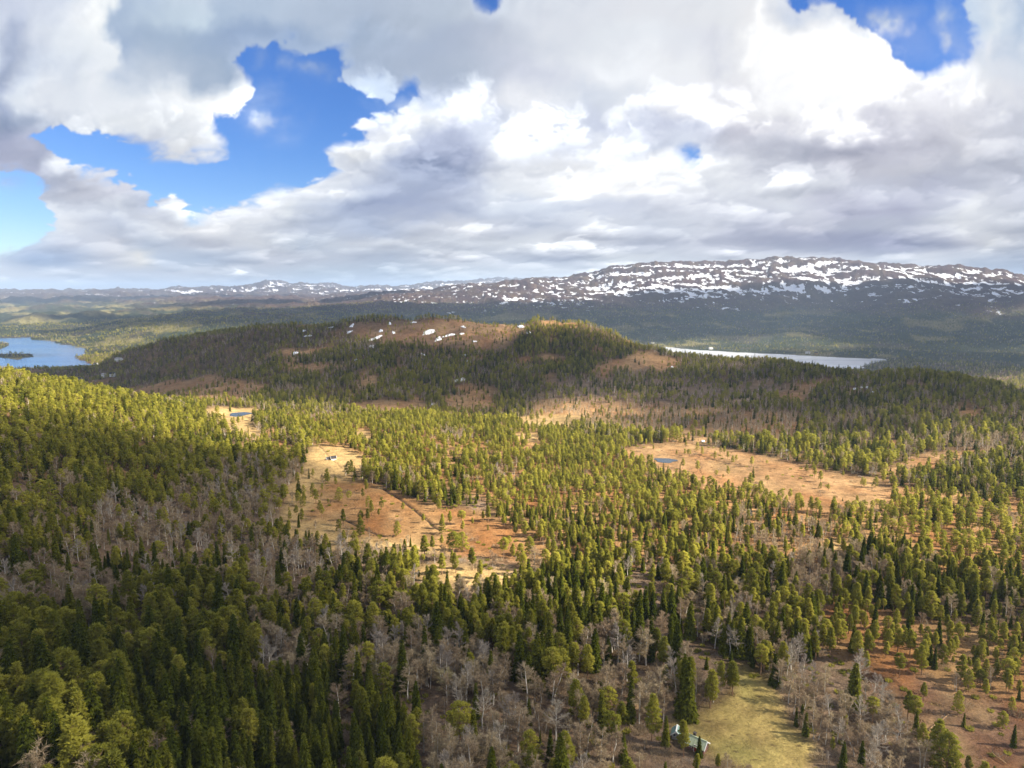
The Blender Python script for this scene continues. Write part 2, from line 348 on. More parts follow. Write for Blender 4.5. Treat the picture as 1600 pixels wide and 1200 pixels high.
# ------------------------------------------------------------------ terrain
def tan_el(px_col, y):
    tth = (px_col - 800) / (FPX * 0.99); th = math.atan(tth); c = math.cos(th)
    v = (600 - y) / FPX
    return (-SP + v * CP) * c / (CP + v * SP)
def role(items):
    """(column px, distance, 'y'|'h', value) -> arrays over the columns"""
    xs = [i[0] for i in items]; ds = [i[1] for i in items]
    hs = [CAM_H + i[1] * tan_el(i[0], i[3]) if i[2] == 'y' else i[3] for i in items]
    return xs, ds, hs
def crest(xs_y, dist, kind='y'):
    return role([(x, float(np.interp(x, [p[0] for p in dist], [p[1] for p in dist])), 'y', y) for x, y in xs_y])
ROLES = [
 role([(-300,40,'h',0),(1900,40,'h',0)]),
 role([(-300,145,'h',12),(0,145,'h',10),(200,145,'h',4),(400,145,'h',0),(1900,145,'h',0)]),
 role([(-300,300,'h',24),(0,300,'h',16),(150,290,'h',6),(300,300,'h',1),(450,300,'h',0),(1900,320,'h',-1)]),
 role([(-300,600,'h',85),(0,610,'y',592),(75,600,'y',607),(150,600,'y',622),(225,600,'y',638),(300,590,'y',656),(350,550,'h',1),(450,500,'h',-2),(800,480,'h',-2),(1200,480,'h',-3),(1900,440,'h',-3)]),
 role([(-300,900,'h',0),(0,850,'h',0),(75,850,'h',-15),(150,850,'h',-25),(300,850,'y',624),(400,800,'y',628),(500,740,'y',636),(600,700,'y',641),(800,700,'y',646),(1000,680,'y',652),(1200,600,'y',670),(1400,540,'y',706),(1600,500,'h',-1),(1900,480,'h',-1)]),
 role([(-300,1300,'h',-50),(0,1300,'h',-52),(150,1350,'y',603),(300,1150,'y',598),(450,1000,'y',566),(600,930,'y',566),(800,900,'y',571),(900,880,'y',577),(1000,880,'y',592),(1200,780,'y',618),(1400,670,'y',642),(1600,650,'h',0),(1900,650,'h',0)]),
 crest([(-300,590),(0,584),(80,580),(150,577),(200,552),(250,538),(300,529),(350,519),(400,513),(450,511),(550,508),(650,504),(720,502),(800,507),(850,503),(900,508),(950,524),(1000,546),(1050,557),(1100,564),(1150,568),(1200,572),(1250,578),(1300,583),(1350,587),(1400,589),(1450,589),(1500,596),(1550,610),(1600,627),(1750,665),(1900,680)],
       [(-300,1650),(0,1650),(80,1700),(150,1750),(200,1650),(300,1500),(450,1350),(600,1220),(800,1150),(1000,1050),(1200,950),(1400,800),(1600,780),(1900,760)]),
 role([(-300,1850,'h',-78),(0,1850,'h',-78),(150,1950,'h',-76),(200,2000,'h',-70),(300,1900,'h',-30),(450,1750,'h',0),(600,1500,'h',20),(800,1450,'h',15),(1000,1300,'h',-25),(1200,1200,'h',-50),(1400,1100,'h',-50),(1600,1100,'h',-45),(1900,1100,'h',-45)]),
 role([(-300,2500,'h',-84),(150,2500,'h',-84),(250,2500,'h',-70),(400,2400,'h',-65),(800,2200,'h',-88),(1000,1900,'h',-103),(1200,1700,'h',-104),(1400,1700,'h',-101),(1500,1700,'h',-88),(1600,1800,'h',-77),(1900,1800,'h',-75)]),
 role([(-300,3200,'h',-76),(150,3150,'h',-74),(200,3050,'y',514),(300,3000,'y',506),(400,2950,'y',499),(500,2900,'h',-20),(600,2900,'h',-60),(800,2900,'h',-80),(1000,2650,'h',-98),(1200,2600,'h',-98),(1400,2550,'h',-95),(1600,2500,'y',566),(1900,2500,'y',570)]),
 role([(-300,4500,'y',508),(0,4500,'y',505),(150,4500,'y',497),(300,4500,'y',488),(450,4500,'y',482),(600,4200,'y',474),(800,3900,'y',474),(1000,3800,'y',486),(1200,3800,'y',497),(1400,3800,'y',500),(1600,3700,'y',505),(1900,3700,'y',510)]),
 crest([(-300,478),(0,477),(150,474),(300,470),(400,468),(500,472),(560,468),(600,463),(650,459),(700,451),(740,443),(780,442),(810,438),(840,437),(870,439),(900,432),(950,425),(1000,419),(1050,414),(1100,412),(1150,410),(1200,409),(1250,408),(1300,409),(1350,410),(1400,412),(1450,417),(1490,425),(1520,427),(1560,430),(1600,440),(1700,455),(1900,470)],
       [(-300,7500),(150,7500),(300,7000),(400,6500),(500,5600),(600,5000),(700,5200),(1200,5600),(1900,5600)]),
 role([(-300,9500,'y',463),(0,9500,'y',463),(300,9500,'y',462),(450,9500,'y',461),(560,8500,'h',60),(1900,8500,'h',60)]),
 crest([(-300,455),(0,453),(150,453),(250,450),(350,448),(400,443),(430,437),(460,440),(500,442),(560,447),(620,446),(680,440),(760,436),(860,433),(950,433),(1100,436),(1900,445)], [(-300,14000),(1900,14000)]),
 role([(-300,18000,'h',0),(1900,18000,'h',0)]),
 role([(-300,33000,'h',0),(1900,33000,'h',0)]),
]
EDGE = math.radians(46)
AZ = np.concatenate([np.radians(np.linspace(-43, 43, 861)), np.radians(np.linspace(43, 317, 110)[1:-1])])   # -43..317
NR = [np.linspace(0.5, 125, 10)[:-1], np.geomspace(125, 700, 300)[:-1], np.geomspace(700, 2500, 250)[:-1], np.geomspace(2500, 8000, 120)[:-1], np.geomspace(8000, 32500, 50)]
RR = np.concatenate(NR)

def smooth(a, k):
    if k < 1: return a
    ker = np.exp(-0.5 * (np.arange(-3 * k, 3 * k + 1) / k) ** 2); ker /= ker.sum()
    return np.convolve(np.pad(a, 3 * k, mode='edge'), ker, 'valid')

def pchip(xk, yk, x):
    h = np.diff(xk); d = np.diff(yk) / h
    m = np.zeros_like(yk)
    same = d[:-1] * d[1:] > 0
    w1, w2 = 2 * h[1:] + h[:-1], h[1:] + 2 * h[:-1]
    with np.errstate(all='ignore'):
        m[1:-1] = np.where(same, (w1 + w2) / (w1 / d[:-1] + w2 / d[1:]), 0)
    m[0], m[-1] = d[0], d[-1]
    i = np.clip(np.searchsorted(xk, x) - 1, 0, len(h) - 1)
    t = (x - xk[i]) / h[i]
    return (2*t**3 - 3*t**2 + 1) * yk[i] + (t**3 - 2*t**2 + t) * h[i] * m[i] + (-2*t**3 + 3*t**2) * yk[i+1] + (t**3 - t**2) * h[i] * m[i+1]

def control(az):
    a = np.where(az > math.pi, az - 2 * math.pi, az)
    col = 800 + np.tan(np.clip(a, -0.75, 0.75)) * FPX * 0.99
    # behind the camera: slide from the right edge to the left edge
    back = np.abs(a) > math.radians(43)
    tt = (az - math.radians(43)) / math.radians(274)
    col = np.where(back, 1795 + (-195 - 1795) * sstep(0.1, 0.9, tt), col)
    Ds, Hs = [], []
    for xs, ds, hs in ROLES:
        D = np.interp(col, xs, ds); Hh = np.interp(col, xs, hs)
        n = 861
        D[:n] = smooth(D[:n], 5); Hh[:n] = smooth(Hh[:n], 4)
        Ds.append(D); Hs.append(Hh)
    return np.array(Ds).T, np.array(Hs).T
DC, HC = control(AZ)
HT = np.zeros((len(AZ), len(RR)))
for i in range(len(AZ)):
    HT[i] = pchip(DC[i], HC[i], np.clip(RR, 40, None))
TX = np.sin(AZ)[:, None] * RR[None]; TY = np.cos(AZ)[:, None] * RR[None]
def amp_of(r, xs, vs): return np.interp(r, xs, vs)
relief = (fbm(TX / 38, TY / 38, 3, 1) * amp_of(RR, [0, 150, 600, 800, 1500, 2500, 4000, 9000], [.35, .5, .6, 2.2, 2.5, 2.5, 8, 10])
        + fbm(TX / 160, TY / 160, 4, 2) * amp_of(RR, [0, 650, 800, 1300, 2200, 3200, 4600, 9000], [.6, .8, 7, 10, 7, 10, 15, 20])
        + fbm(TX / 620, TY / 620, 4, 3) * amp_of(RR, [0, 1500, 2600, 3500, 4600, 9000], [0, 0, 5, 20, 34, 40])
        + ridged(TX / 900 + 3, TY / 900, 4, 4) * amp_of(RR, [0, 5200, 8000, 13000], [0, 0, 15, 60]) - amp_of(RR, [0, 5200, 8000, 13000], [0, 0, 12, 45]))
HT = HT + relief

# lakes: outlines in the photograph, carried onto the water level
def on_level(poly, level):
    out = []
    for x, y in poly:
        az, te = pix_to_azel(x, y); r = (level - CAM_H) / te
        out.append((float(math.sin(az) * r), float(math.cos(az) * r)))
    return out
LAKE_L, LAKE_R = -82.0, -101.0
lake_left = on_level([(-260,560),(-200,531),(-60,529),(20,528),(46,527),(52,531),(85,533),(92,538),(112,540),(132,545),(134,551),(124,556),(120,560),(132,564),(140,567),(142,572),(155,572),(158,576),(120,577),(60,577),(-60,580),(-200,580)], LAKE_L)
lake_right = on_level([(1040,542),(1075,546),(1110,548),(1160,550.5),(1210,553),(1260,555.5),(1310,558),(1350,560),(1388,560.5),(1384,564),(1368,567),(1352,572),(1330,580),(1280,604),(1180,604),(1100,594),(1040,570)], LAKE_R)
islands = [on_level([(-40,554),(0,553),(20,553),(40,552.5),(51,554),(52,557.5),(40,559),(28,562),(20,561),(0,558.5),(-40,560)], LAKE_L),
           on_level([(-260,540),(-40,536),(0,535),(14,536),(14,540),(0,545),(-60,552),(-260,560)], LAKE_L)]
ii = slice(0, 861); jj = (RR > 1300) & (RR < 4200)
jx = np.where(jj)[0]; js = slice(jx[0], jx[-1] + 1)
X, Y = TX[ii, js], TY[ii, js]
for poly, lev, isl in ((lake_left, LAKE_L, islands), (lake_right, LAKE_R, [])):
    near = (X > min(p[0] for p in poly) - 400) & (X < max(p[0] for p in poly) + 400) & (Y > min(p[1] for p in poly) - 400) & (Y < max(p[1] for p in poly) + 400)
    s = np.full(X.shape, -400.0); s[near] = sdf(X[near], Y[near], poly)
    s = s + 14 * fbm(X / 60, Y / 60, 3, 9)
    for k in isl: s = np.minimum(s, -(sdf(X, Y, k)) + 4 * fbm(X / 20, Y / 20, 2, 19))
    land = HT[ii, js]
    shore = np.maximum(land, lev + 1.0)
    t = sstep(-140, -10, s)
    h = np.where(s > 0, lev - 0.6 - np.clip(s, 0, 60) * 0.06, np.where(s > -300, (1 - t) * shore + t * np.minimum(shore, lev + 1.2 + np.clip(-s, 0, 200) * 0.05), land))
    HT[ii, js] = h

def h_at(x, y):
    """terrain height by bilinear lookup in the polar table"""
    x = np.asarray(x, float); y = np.asarray(y, float)
    az = np.arctan2(x, y); r = np.clip(np.hypot(x, y), RR[0], RR[-1])
    i = (np.degrees(az) + 43) / 0.1
    i = np.clip(i, 0, 859.999); i0 = i.astype(int); fi = i - i0
    j0 = np.clip(np.searchsorted(RR, r) - 1, 0, len(RR) - 2); fj = (r - RR[j0]) / (RR[j0 + 1] - RR[j0])
    return (HT[i0, j0] * (1 - fi) + HT[i0 + 1, j0] * fi) * (1 - fj) + (HT[i0, j0 + 1] * (1 - fi) + HT[i0 + 1, j0 + 1] * fi) * fj

def ground_at(px, py, rmin=120, rmax=3000):
    """first terrain point seen through a photo pixel"""
    az, te = pix_to_azel(px, py)
    r = np.geomspace(rmin, rmax, 3000)
    h = h_at(math.sin(az) * r, math.cos(az) * r)
    below = CAM_H + r * te <= h
    k = int(np.argmax(below)) if below.any() else len(r) - 1
    return Vector((math.sin(az) * r[k], math.cos(az) * r[k], float(h[k])))

# small pools in the bogs
pools = []
for px, py, rx, ry, rot in ((374, 647, 9, 5.5, 0.0), (1040, 719, 7, 2.8, 0.2)):
    c = ground_at(px, py, 300, 900)
    pools.append((c, rx, ry, rot))
    dx, dy = TX[ii] - c.x, TY[ii] - c.y
    q = np.hypot(dx / (rx + 1), dy / (ry * 2.2 + 1))
    w = 1 - sstep(1.0, 1.9, q)
    base = c.z - 0.1
    HT[ii] = HT[ii] * (1 - w) + (base - 0.35 * (1 - sstep(0.8, 1.1, q))) * w

# drainage ditches
ditches = [[(488,800),(520,782),(560,766)], [(596,762),(640,790),(668,812),(684,826)], [(512,812),(540,812),(560,822),(600,838)],
           [(1084,704),(1090,716),(1092,732),(1098,744)], [(1085,708),(1130,722),(1180,730)], [(470,738),(492,748),(512,754)], [(1230,742),(1275,752),(1300,760)],
           [(500,698),(516,714),(532,730)], [(1408,1072),(1440,1092),(1490,1110),(1545,1135)], [(1335,1060),(1390,1062)], [(1496,768),(1520,776),(1545,784)]]
ditch_w = [[(lambda v: (v.x, v.y))(ground_at(x, y, 130, 1200)) for x, y in d] for d in ditches]
ditch_d = np.full(TX[ii].shape, 99.0); FAINT = {0, 3, 5, 6, 7, 8, 10}
near = RR < 1000; jn = slice(0, int(near.sum()))
for di, d in enumerate(ditch_w):
    w = 2.2 * pnoise(TX[ii, jn] / 9, TY[ii, jn] / 9, 5)
    ditch_d[:, jn] = np.minimum(ditch_d[:, jn], polydist(TX[ii, jn] + w, TY[ii, jn] - w, d, closed=False) + (1.2 if di in FAINT else 0.6))
HT[ii] -= 0.8 * (1 - sstep(0.5, 2.2, ditch_d))

# ------------------------------------------------------------------ vegetation and ground cover, by place
STRAW, BOG, TAN, HEATH, FLOOR, MEADOW, CLEAR, BROWN = range(8)
GCOL = 0.88 * np.array([(0.44,0.30,0.13),(0.30,0.155,0.06),(0.34,0.20,0.095),(0.17,0.11,0.075),(0.11,0.075,0.042),(0.38,0.29,0.10),(0.19,0.105,0.065),(0.21,0.145,0.095)])
# (outline in the photograph, ground cover, tree density, weights: spruce, pine, birch, aspen)
AREAS = [
 ([(420,640),(560,650),(700,640),(830,660),(1000,700),(1360,790),(1350,870),(1100,900),(830,890),(760,780),(600,740),(480,690)], BOG, .84, (.08,.88,.04,0)),
 ([(-80,560),(300,650),(470,720),(470,800),(380,860),(200,800),(-80,820)], FLOOR, 1.0, (.12,.82,.06,0)),
 ([(330,730),(470,725),(478,800),(420,860),(300,830),(260,770)], BROWN, .8, (.03,.35,.55,.07)),
 ([(170,775),(250,790),(340,840),(470,860),(560,860),(600,890),(520,930),(430,960),(330,900),(230,930),(120,985),(-80,975),(-80,890),(80,880),(150,850)], BROWN, .62, (.08,.16,.60,.16)),
 ([(-80,985),(430,965),(430,1085),(-80,1300)], FLOOR, 1.0, (.36,.56,.08,0)),
 ([(560,890),(640,900),(800,930),(820,980),(900,1060),(800,1050),(690,1020),(420,1015),(430,950),(520,925)], FLOOR, 1.0, (.25,.55,.18,.02)),
 ([(410,1020),(560,1015),(690,1022),(800,1055),(850,1100),(780,1300),(660,1300),(650,1110),(560,1080),(410,1085)], BROWN, 1.1, (.08,.05,.69,.18)),
 ([(200,1090),(300,1065),(400,1095),(560,1085),(640,1105),(650,1300),(200,1300)], FLOOR, 1.1, (.88,.06,.06,0)),
 ([(800,905),(1000,910),(1150,935),(1330,870),(1470,850),(1700,880),(1700,990),(1480,985),(1350,960),(1200,1035),(1140,1045),(1000,1080),(850,1050),(780,960)], FLOOR, 1.0, (.52,.36,.12,0)),
 ([(900,900),(1050,880),(1300,900),(1330,960),(1200,1000),(1050,960)], BROWN, .8, (.2,.5,.26,.04)),
 ([(780,1100),(900,1060),(1000,1080),(1130,1090),(1050,1130),(1040,1160),(1130,1300),(780,1300)], BROWN, .62, (.16,.16,.6,.08)),
 ([(950,1000),(1100,1000),(1240,1010),(1215,1040),(1145,1045),(1140,1090),(980,1085),(900,1050)], FLOOR, .9, (.35,.2,.35,.1)),
 ([(1218,1055),(1290,1045),(1400,1120),(1560,1300),(1275,1300),(1262,1160),(1226,1110)], BROWN, 1.35, (.03,.04,.66,.27)),
 ([(1225,1035),(1300,1035),(1400,1105),(1385,1125),(1290,1075),(1225,1062)], BROWN, 1.0, (.1,.05,.2,.65)),
 ([(1345,760),(1480,765),(1700,790),(1700,900),(1480,905),(1350,850)], BOG, .55, (.08,.88,.04,0)),
 ([(1290,930),(1400,960),(1700,1000),(1700,1125),(1500,1075),(1350,1050),(1270,1000)], BOG, .68, (.10,.86,.04,0)),
 ([(1345,1050),(1400,1038),(1480,1070),(1700,1120),(1700,1300),(1560,1300),(1430,1130),(1370,1090)], CLEAR, .09, (.2,.6,.2,0)),
 ([(830,625),(1000,630),(1260,645),(1260,690),(1150,692),(1000,684),(830,652)], TAN, .55, (.15,.15,.66,.04)),
 ([(880,575),(930,556),(1000,548),(1070,562),(1050,580),(960,575),(900,590)], TAN, .10, (.2,.6,.2,0)),
 ([(545,504),(640,500),(830,500),(845,530),(780,552),(700,545),(600,538),(545,525)], HEATH, .22, (.25,.6,.15,0)),
 ([(830,500),(930,510),(1000,548),(900,590),(840,580),(800,545)], FLOOR, .95, (.45,.5,.05,0)),
 ([(160,612),(260,598),(340,588),(420,602),(400,622),(300,630),(230,626)], TAN, .12, (.3,.4,.3,0)),
 ([(535,632),(600,625),(668,629),(672,642),(600,645),(550,642)], TAN, .03, (.3,.4,.3,0)),
 ([(315,640),(345,636),(425,640),(392,656),(404,676),(418,692),(382,682),(332,664)], STRAW, .05, (.1,.9,0,0)),
 ([(400,694),(440,690),(470,700),(460,715),(420,706)], TAN, .3, (.1,.9,0,0)),
 ([(548,672),(572,670),(582,680),(580,692),(558,688)], STRAW, .08, (.1,.9,0,0)),
 ([(800,652),(860,647),(960,653),(978,667),(900,672),(830,670)], STRAW, .10, (.1,.6,.3,0)),
 ([(800,678),(842,676),(842,690),(806,690)], STRAW, .05, (.1,.9,0,0)),
 ([(685,700),(715,698),(722,730),(700,740),(685,724)], BOG, .25, (.1,.9,0,0)),
 ([(485,752),(520,750),(575,754),(620,770),(680,790),(760,800),(835,845),(860,885),(800,892),(700,868),(640,850),(600,842),(560,836),(480,816),(468,790)], BOG, .07, (.05,.95,0,0)),
 ([(470,738),(540,744),(575,755),(520,752),(490,765),(485,800),(460,830),(430,820),(445,770)], STRAW, .10, (.1,.5,.4,0)),
 ([(440,815),(500,815),(560,836),(600,845),(640,848),(720,862),(650,884),(560,868),(480,850),(430,838)], STRAW, .10, (.1,.6,.3,0)),
 ([(560,860),(640,862),(830,880),(880,910),(800,905),(700,880),(600,885)], BROWN, .3, (.1,.35,.55,0)),
 ([(650,905),(800,920),(840,945),(700,940),(640,920)], BROWN, .35, (.3,.4,.3,0)),
 ([(636,888),(700,880),(790,892),(850,905),(810,925),(700,915),(646,906)], STRAW, .04, (.3,.7,0,0)),
 ([(487,700),(505,695),(545,700),(578,720),(574,735),(545,742),(500,748),(474,735),(472,722)], STRAW, .0, (.1,.9,0,0)),
 ([(1240,590),(1420,600),(1500,610),(1660,660),(1660,740),(1400,722),(1260,690)], FLOOR, .85, (.24,.36,.40,0)),
 ([(860,590),(1010,590),(1240,600),(1250,640),(1000,630),(860,625)], BROWN, .5, (.15,.5,.35,0)),
 ([(965,702),(1060,690),(1150,702),(1250,725),(1330,742),(1400,762),(1394,790),(1320,802),(1240,792),(1180,772),(1120,767),(1060,747),(1000,727)], TAN, .04, (.05,.95,0,0)),
 ([(1040,668),(1100,670),(1160,690),(1100,694),(1040,688)], TAN, .15, (.2,.5,.3,0)),
 ([(1375,735),(1450,706),(1500,705),(1570,702),(1500,722),(1450,742),(1390,746)], TAN, .10, (.3,.6,.1,0)),
 ([(1214,612),(1262,610),(1262,622),(1216,630)], TAN, .04, (.3,.6,.1,0)),
 ([(1322,606),(1338,606),(1338,618),(1322,618)], TAN, .04, (.3,.6,.1,0)),
 ([(1290,845),(1330,840),(1330,862),(1290,866)], STRAW, .2, (.1,.9,0,0)),
 ([(1142,1040),(1168,1045),(1214,1072),(1228,1102),(1222,1135),(1258,1162),(1290,1340),(1225,1340),(1165,1205),(1115,1175),(1052,1150),(1046,1122),(1100,1120),(1146,1085)], MEADOW, .0, (.1,.9,0,0)),
 ([(1000,1110),(1050,1118),(1050,1165),(1130,1190),(1230,1340),(1000,1340),(990,1170)], BROWN, .7, (.08,.06,.86,0)),
 ([(590,1092),(680,1090),(700,1140),(640,1140)], BROWN, .15, (.5,.2,.3,0)),
 ([(940,1085),(1010,1090),(1010,1130),(950,1120)], CLEAR, .15, (.5,.2,.3,0)),
]
def cover(x, y, h, d):
    """ground cover id, density and tree mix at world points (arrays)"""
    px, py = world_to_pix(x, y, h)
    k = np.clip(150.0 / np.maximum(d, 150), 0.18, 1.0)
    jx_ = fbm(x / 22, y / 22, 3, 301) * 16 * k + fbm(x / 5, y / 5, 2, 311) * 5 * k
    jy_ = fbm(x / 22, y / 22, 3, 302) * 9 * k * k + fbm(x / 5, y / 5, 2, 312) * 3 * k * k
    qx, qy = px + jx_, py + jy_
    n1 = fbm(x / 85, y / 85, 3, 320); n2 = fbm(x / 70, y / 70, 3, 330)
    gid = np.full(x.shape, FLOOR); den = np.full(x.shape, 0.92)
    w = np.empty(x.shape + (4,)); w[:] = (.26, .54, .18, .02)
    hill = (d > 660)
    w[hill] = (.22, .48, .30, 0)
    far = d > 1900
    w[far] = (.22, .60, .18, 0)
    w[far & (px > 620)] = (.66, .16, .18, 0)
    for poly, g, dn, ww in AREAS:
        xs = [p[0] for p in poly]; ys = [p[1] for p in poly]
        m = (qx > min(xs)) & (qx < max(xs)) & (qy > min(ys)) & (qy < max(ys)) & (d < 1700) & ~far
        if m.any():
            idx = np.where(m)
            ins = inpoly(qx[idx], qy[idx], poly)
            idx = tuple(a[ins] for a in idx)
            gid[idx] = g; den[idx] = dn; w[idx] = ww
    b = sstep(0.42, 0.75, n1)[..., None]
    dense = (den > 0.3)[..., None]
    w = np.where(dense, w * (1 - b * 0.75) + b * 0.75 * np.array([.06, .06, .84, .04]), w)
    s_ = sstep(0.30, 0.62, n2)[..., None] * 0.6
    w = np.where(dense, w * (1 - s_) + s_ * np.array([.9, .06, .04, 0]), w)
    gaps = sstep(0.38, 0.6, fbm(x / 34, y / 34, 3, 350))
    den = np.where(den > 0.3, den * (1 - 0.8 * gaps), den)
    gid = np.where((gid == FLOOR) & (gaps > 0.6) & (d < 1900), np.where(d < 380, BROWN, BOG), gid)
    # wet hill benches
    hb = sstep(0.48, 0.68, fbm(x / 120, y / 120, 3, 360)) * ((d > 700) & (d < 1900))
    den = den * (1 - 0.75 * hb); gid = np.where((hb > 0.5) & (gid == FLOOR), TAN, gid)
    for c, rx, ry, rot in pools:
        den = np.where(np.hypot((x - c.x) / (rx + 2), (y - c.y) / (ry * 2.2 + 3)) < 1.2, 0, den)
    return px, py, gid, den, w / w.sum(-1, keepdims=True)

def build_terrain():
    nA, nR_ = HT.shape
    D = np.broadcast_to(RR, HT.shape)
    px, py, gid, den, w = cover(TX, TY, HT, D)
    col = GCOL[gid]
    n = fbm(TX / 6, TY / 6, 3, 401)[..., None]; nb = fbm(TX / 45, TY / 45, 3, 402)[..., None]
    isbog = np.isin(gid, (BOG, TAN, CLEAR, HEATH))[..., None]
    wet = sstep(0.15, 0.6, fbm(TX / 16, TY / 7, 3, 403))[..., None]
    col = np.where(isbog, col * (1 - 0.35 * wet) + 0.35 * wet * np.array([.36, .25, .12]), col)
    lf = fbm(TX / 26 + 70, TY / 34, 4, 409)[..., None]
    col = np.where(isbog, col * (1 - .7 * sstep(.05, .5, lf)) + .7 * sstep(.05, .5, lf) * np.array([.25, .105, .035]), col)
    col = np.where(isbog, col * (1 - .6 * sstep(.1, .5, -lf)) + .6 * sstep(.1, .5, -lf) * np.array([.33, .21, .095]), col)
    pl = sstep(0.28, 0.6, fbm(TX / 9 + 40, TY / 7, 4, 408))[..., None]
    col = np.where(isbog, col * (1 - 0.5 * pl) + 0.5 * pl * np.array([.46, .33, .17]), col)
    dk = sstep(0.25, 0.6, fbm(TX / 11, TY / 5, 3, 404))[..., None]
    col = np.where(isbog, col * (1 - 0.62 * dk), col)
    mg = sstep(0.1, 0.8, fbm(TX / 20, TY / 12, 3, 405))[..., None] * .7
    col = np.where((gid == MEADOW)[..., None], col * (1 - mg * 0.6) + mg * 0.6 * np.array([.16, .20, .05]), col)
    mb = sstep(0.35, 0.6, fbm(TX / 14 + 9, TY / 6, 3, 406))[..., None]
    col = np.where((gid == MEADOW)[..., None], col * (1 - mb * 0.6) + mb * 0.6 * np.array([.16, .09, .05]), col)
    for ax, kk_ in ((0, 4), (1, 3), (0, 3), (1, 2)):
        acc_ = col * 0.0
        for s_ in range(-kk_, kk_ + 1): acc_ += np.roll(col, s_, ax)
        acc_ /= 2 * kk_ + 1
        if ax == 0: acc_[:kk_] = col[:kk_]; acc_[861 - kk_:] = col[861 - kk_:]
        else: acc_[:, :kk_] = col[:, :kk_]; acc_[:, -kk_:] = col[:, -kk_:]
        col = acc_
    col = col * (1 + 0.16 * n + 0.14 * nb)
    # ditches: bare dark peat
    dd = np.full(HT.shape, 99.0); dd[ii] = ditch_d
    dm = (1 - sstep(0.8, 2.0, dd))[..., None]
    col = col * (1 - dm) + dm * np.array([.045, .03, .02])
    # far country: where single trees end, the colour of the canopy
    forest = np.array([.034, .044, .022]); clear = np.array([.21, .18, .07]); rock = np.array([.062, .040, .038])
    f = sstep(2100, 2500, D)[..., None]
    fn = fbm(TX / 300, TY / 300, 4, 420); fl = fbm(TX / 900, TY / 900, 4, 421)
    left = sstep(750, 450, px)
    cl = sstep(0.22, 0.5, fn + 0.22 * left * sstep(3000, 5000, D))[..., None]  # far-left clearings widened, their colour raised, to read as sunlit patches
    br = sstep(0.1, 0.6, fbm(TX / 210, TY / 210, 3, 423))[..., None]
    fc = forest * (1 - br * 0.5) + br * 0.5 * np.array([.085, .066, .05])
    fc = fc * (1 - cl * 0.75) + clear * cl * 0.75
    # tree line on the mountain
    alt = HT + 22 * fbm(TX / 180, TY / 180, 4, 430)
    tl = (sstep(-35, 25, alt) * sstep(2600, 3300, D))[..., None]
    rv = sstep(-0.2, 0.5, fbm(TX / 120, TY / 120, 4, 431))[..., None]
    rk = rock * (1 - rv) + rv * np.array([.085, .060, .042])
    fc = fc * (1 - tl) + rk * tl
    col = col * (1 - f) + fc * f
    snow = (0.35 * sstep(-35, 0, alt) + 0.65 * sstep(-20, 120, alt)) * sstep(3000, 3700, D)
    snow = np.maximum(snow, 0.75 * sstep(11500, 12500, D) * sstep(60, 150, alt))
    hs_ = HT * 0.0; cnt = 0
    for a_ in range(-4, 5, 2):
        for b_ in range(-2, 3): hs_ += np.roll(np.roll(HT, a_, 0), b_, 1); cnt += 1
    hollow = np.clip((hs_ / cnt - HT) / 2.2, -1, 1); hollow[:, -3:] = 0
    snow = snow * (1 + 1.0 * hollow)
    me = mesh_grid(nA, nR_)
    ca = me.attributes.new('tint', 'FLOAT_COLOR', 'POINT')
    ca.data.foreach_set('color', np.concatenate([np.clip(col, 0.004, 1), np.ones(HT.shape + (1,))], -1).astype(np.float32).ravel())
    sa = me.attributes.new('snow', 'FLOAT', 'POINT'); sa.data.foreach_set('value', snow.astype(np.float32).ravel())
    fa = me.attributes.new('far', 'FLOAT', 'POINT'); fa.data.foreach_set('value', np.broadcast_to(sstep(1900, 2600, RR), HT.shape).astype(np.float32).ravel())
    m, nt = new_mat('ground_cover')
    out = nt.nodes.new('ShaderNodeOutputMaterial'); bs = nt.nodes.new('ShaderNodeBsdfPrincipled')
    bs.inputs['Roughness'].default_value = 0.95; bs.inputs['Specular IOR Level'].default_value = 0.08
    L(nt, bs.outputs[0], out.inputs[0])
    g = nt.nodes.new('ShaderNodeNewGeometry'); P = g.outputs['Position']
    at = nt.nodes.new('ShaderNodeAttribute'); at.attribute_name = 'tint'
    sn = nt.nodes.new('ShaderNodeAttribute'); sn.attribute_name = 'snow'
    fr = nt.nodes.new('ShaderNodeAttribute'); fr.attribute_name = 'far'
    # grass and heather grain
    n1 = noise_node(nt, P, 0.9, 6, 0.7); n2 = noise_node(nt, P, 0.16, 5, 0.62); n3 = noise_node(nt, mapping(nt, P, (1, 2.4, 1), (0, 0, .3)), 0.35, 5, 0.65)
    k1 = math_node(nt, 'ADD', math_node(nt, 'MULTIPLY', n1, 1.3), 0.35)
    k2 = math_node(nt, 'ADD', math_node(nt, 'MULTIPLY', n2, 1.5), 0.25)
    kk = math_node(nt, 'MULTIPLY', k1, k2)
    sc = nt.nodes.new('ShaderNodeVectorMath'); sc.operation = 'SCALE'; L(nt, at.outputs['Color'], sc.inputs[0]); L(nt, kk, sc.inputs['Scale'])
    dark = ramp(nt, n3, [(0.30, 1.0), (0.42, 0.0)])
    near_col = mixc(nt, math_node(nt, 'MULTIPLY', dark, 0.7), sc.outputs[0], (.07, .042, .026))
    straw = ramp(nt, n3, [(0.60, 0.0), (0.74, 1.0)])
    near_col = mixc(nt, math_node(nt, 'MULTIPLY', straw, 0.5), near_col, (.40, .28, .13))
    # canopy grain for the far woods
    f1 = noise_node(nt, P, 0.055, 5, 0.75); f2 = noise_node(nt, P, 0.010, 5, 0.6)
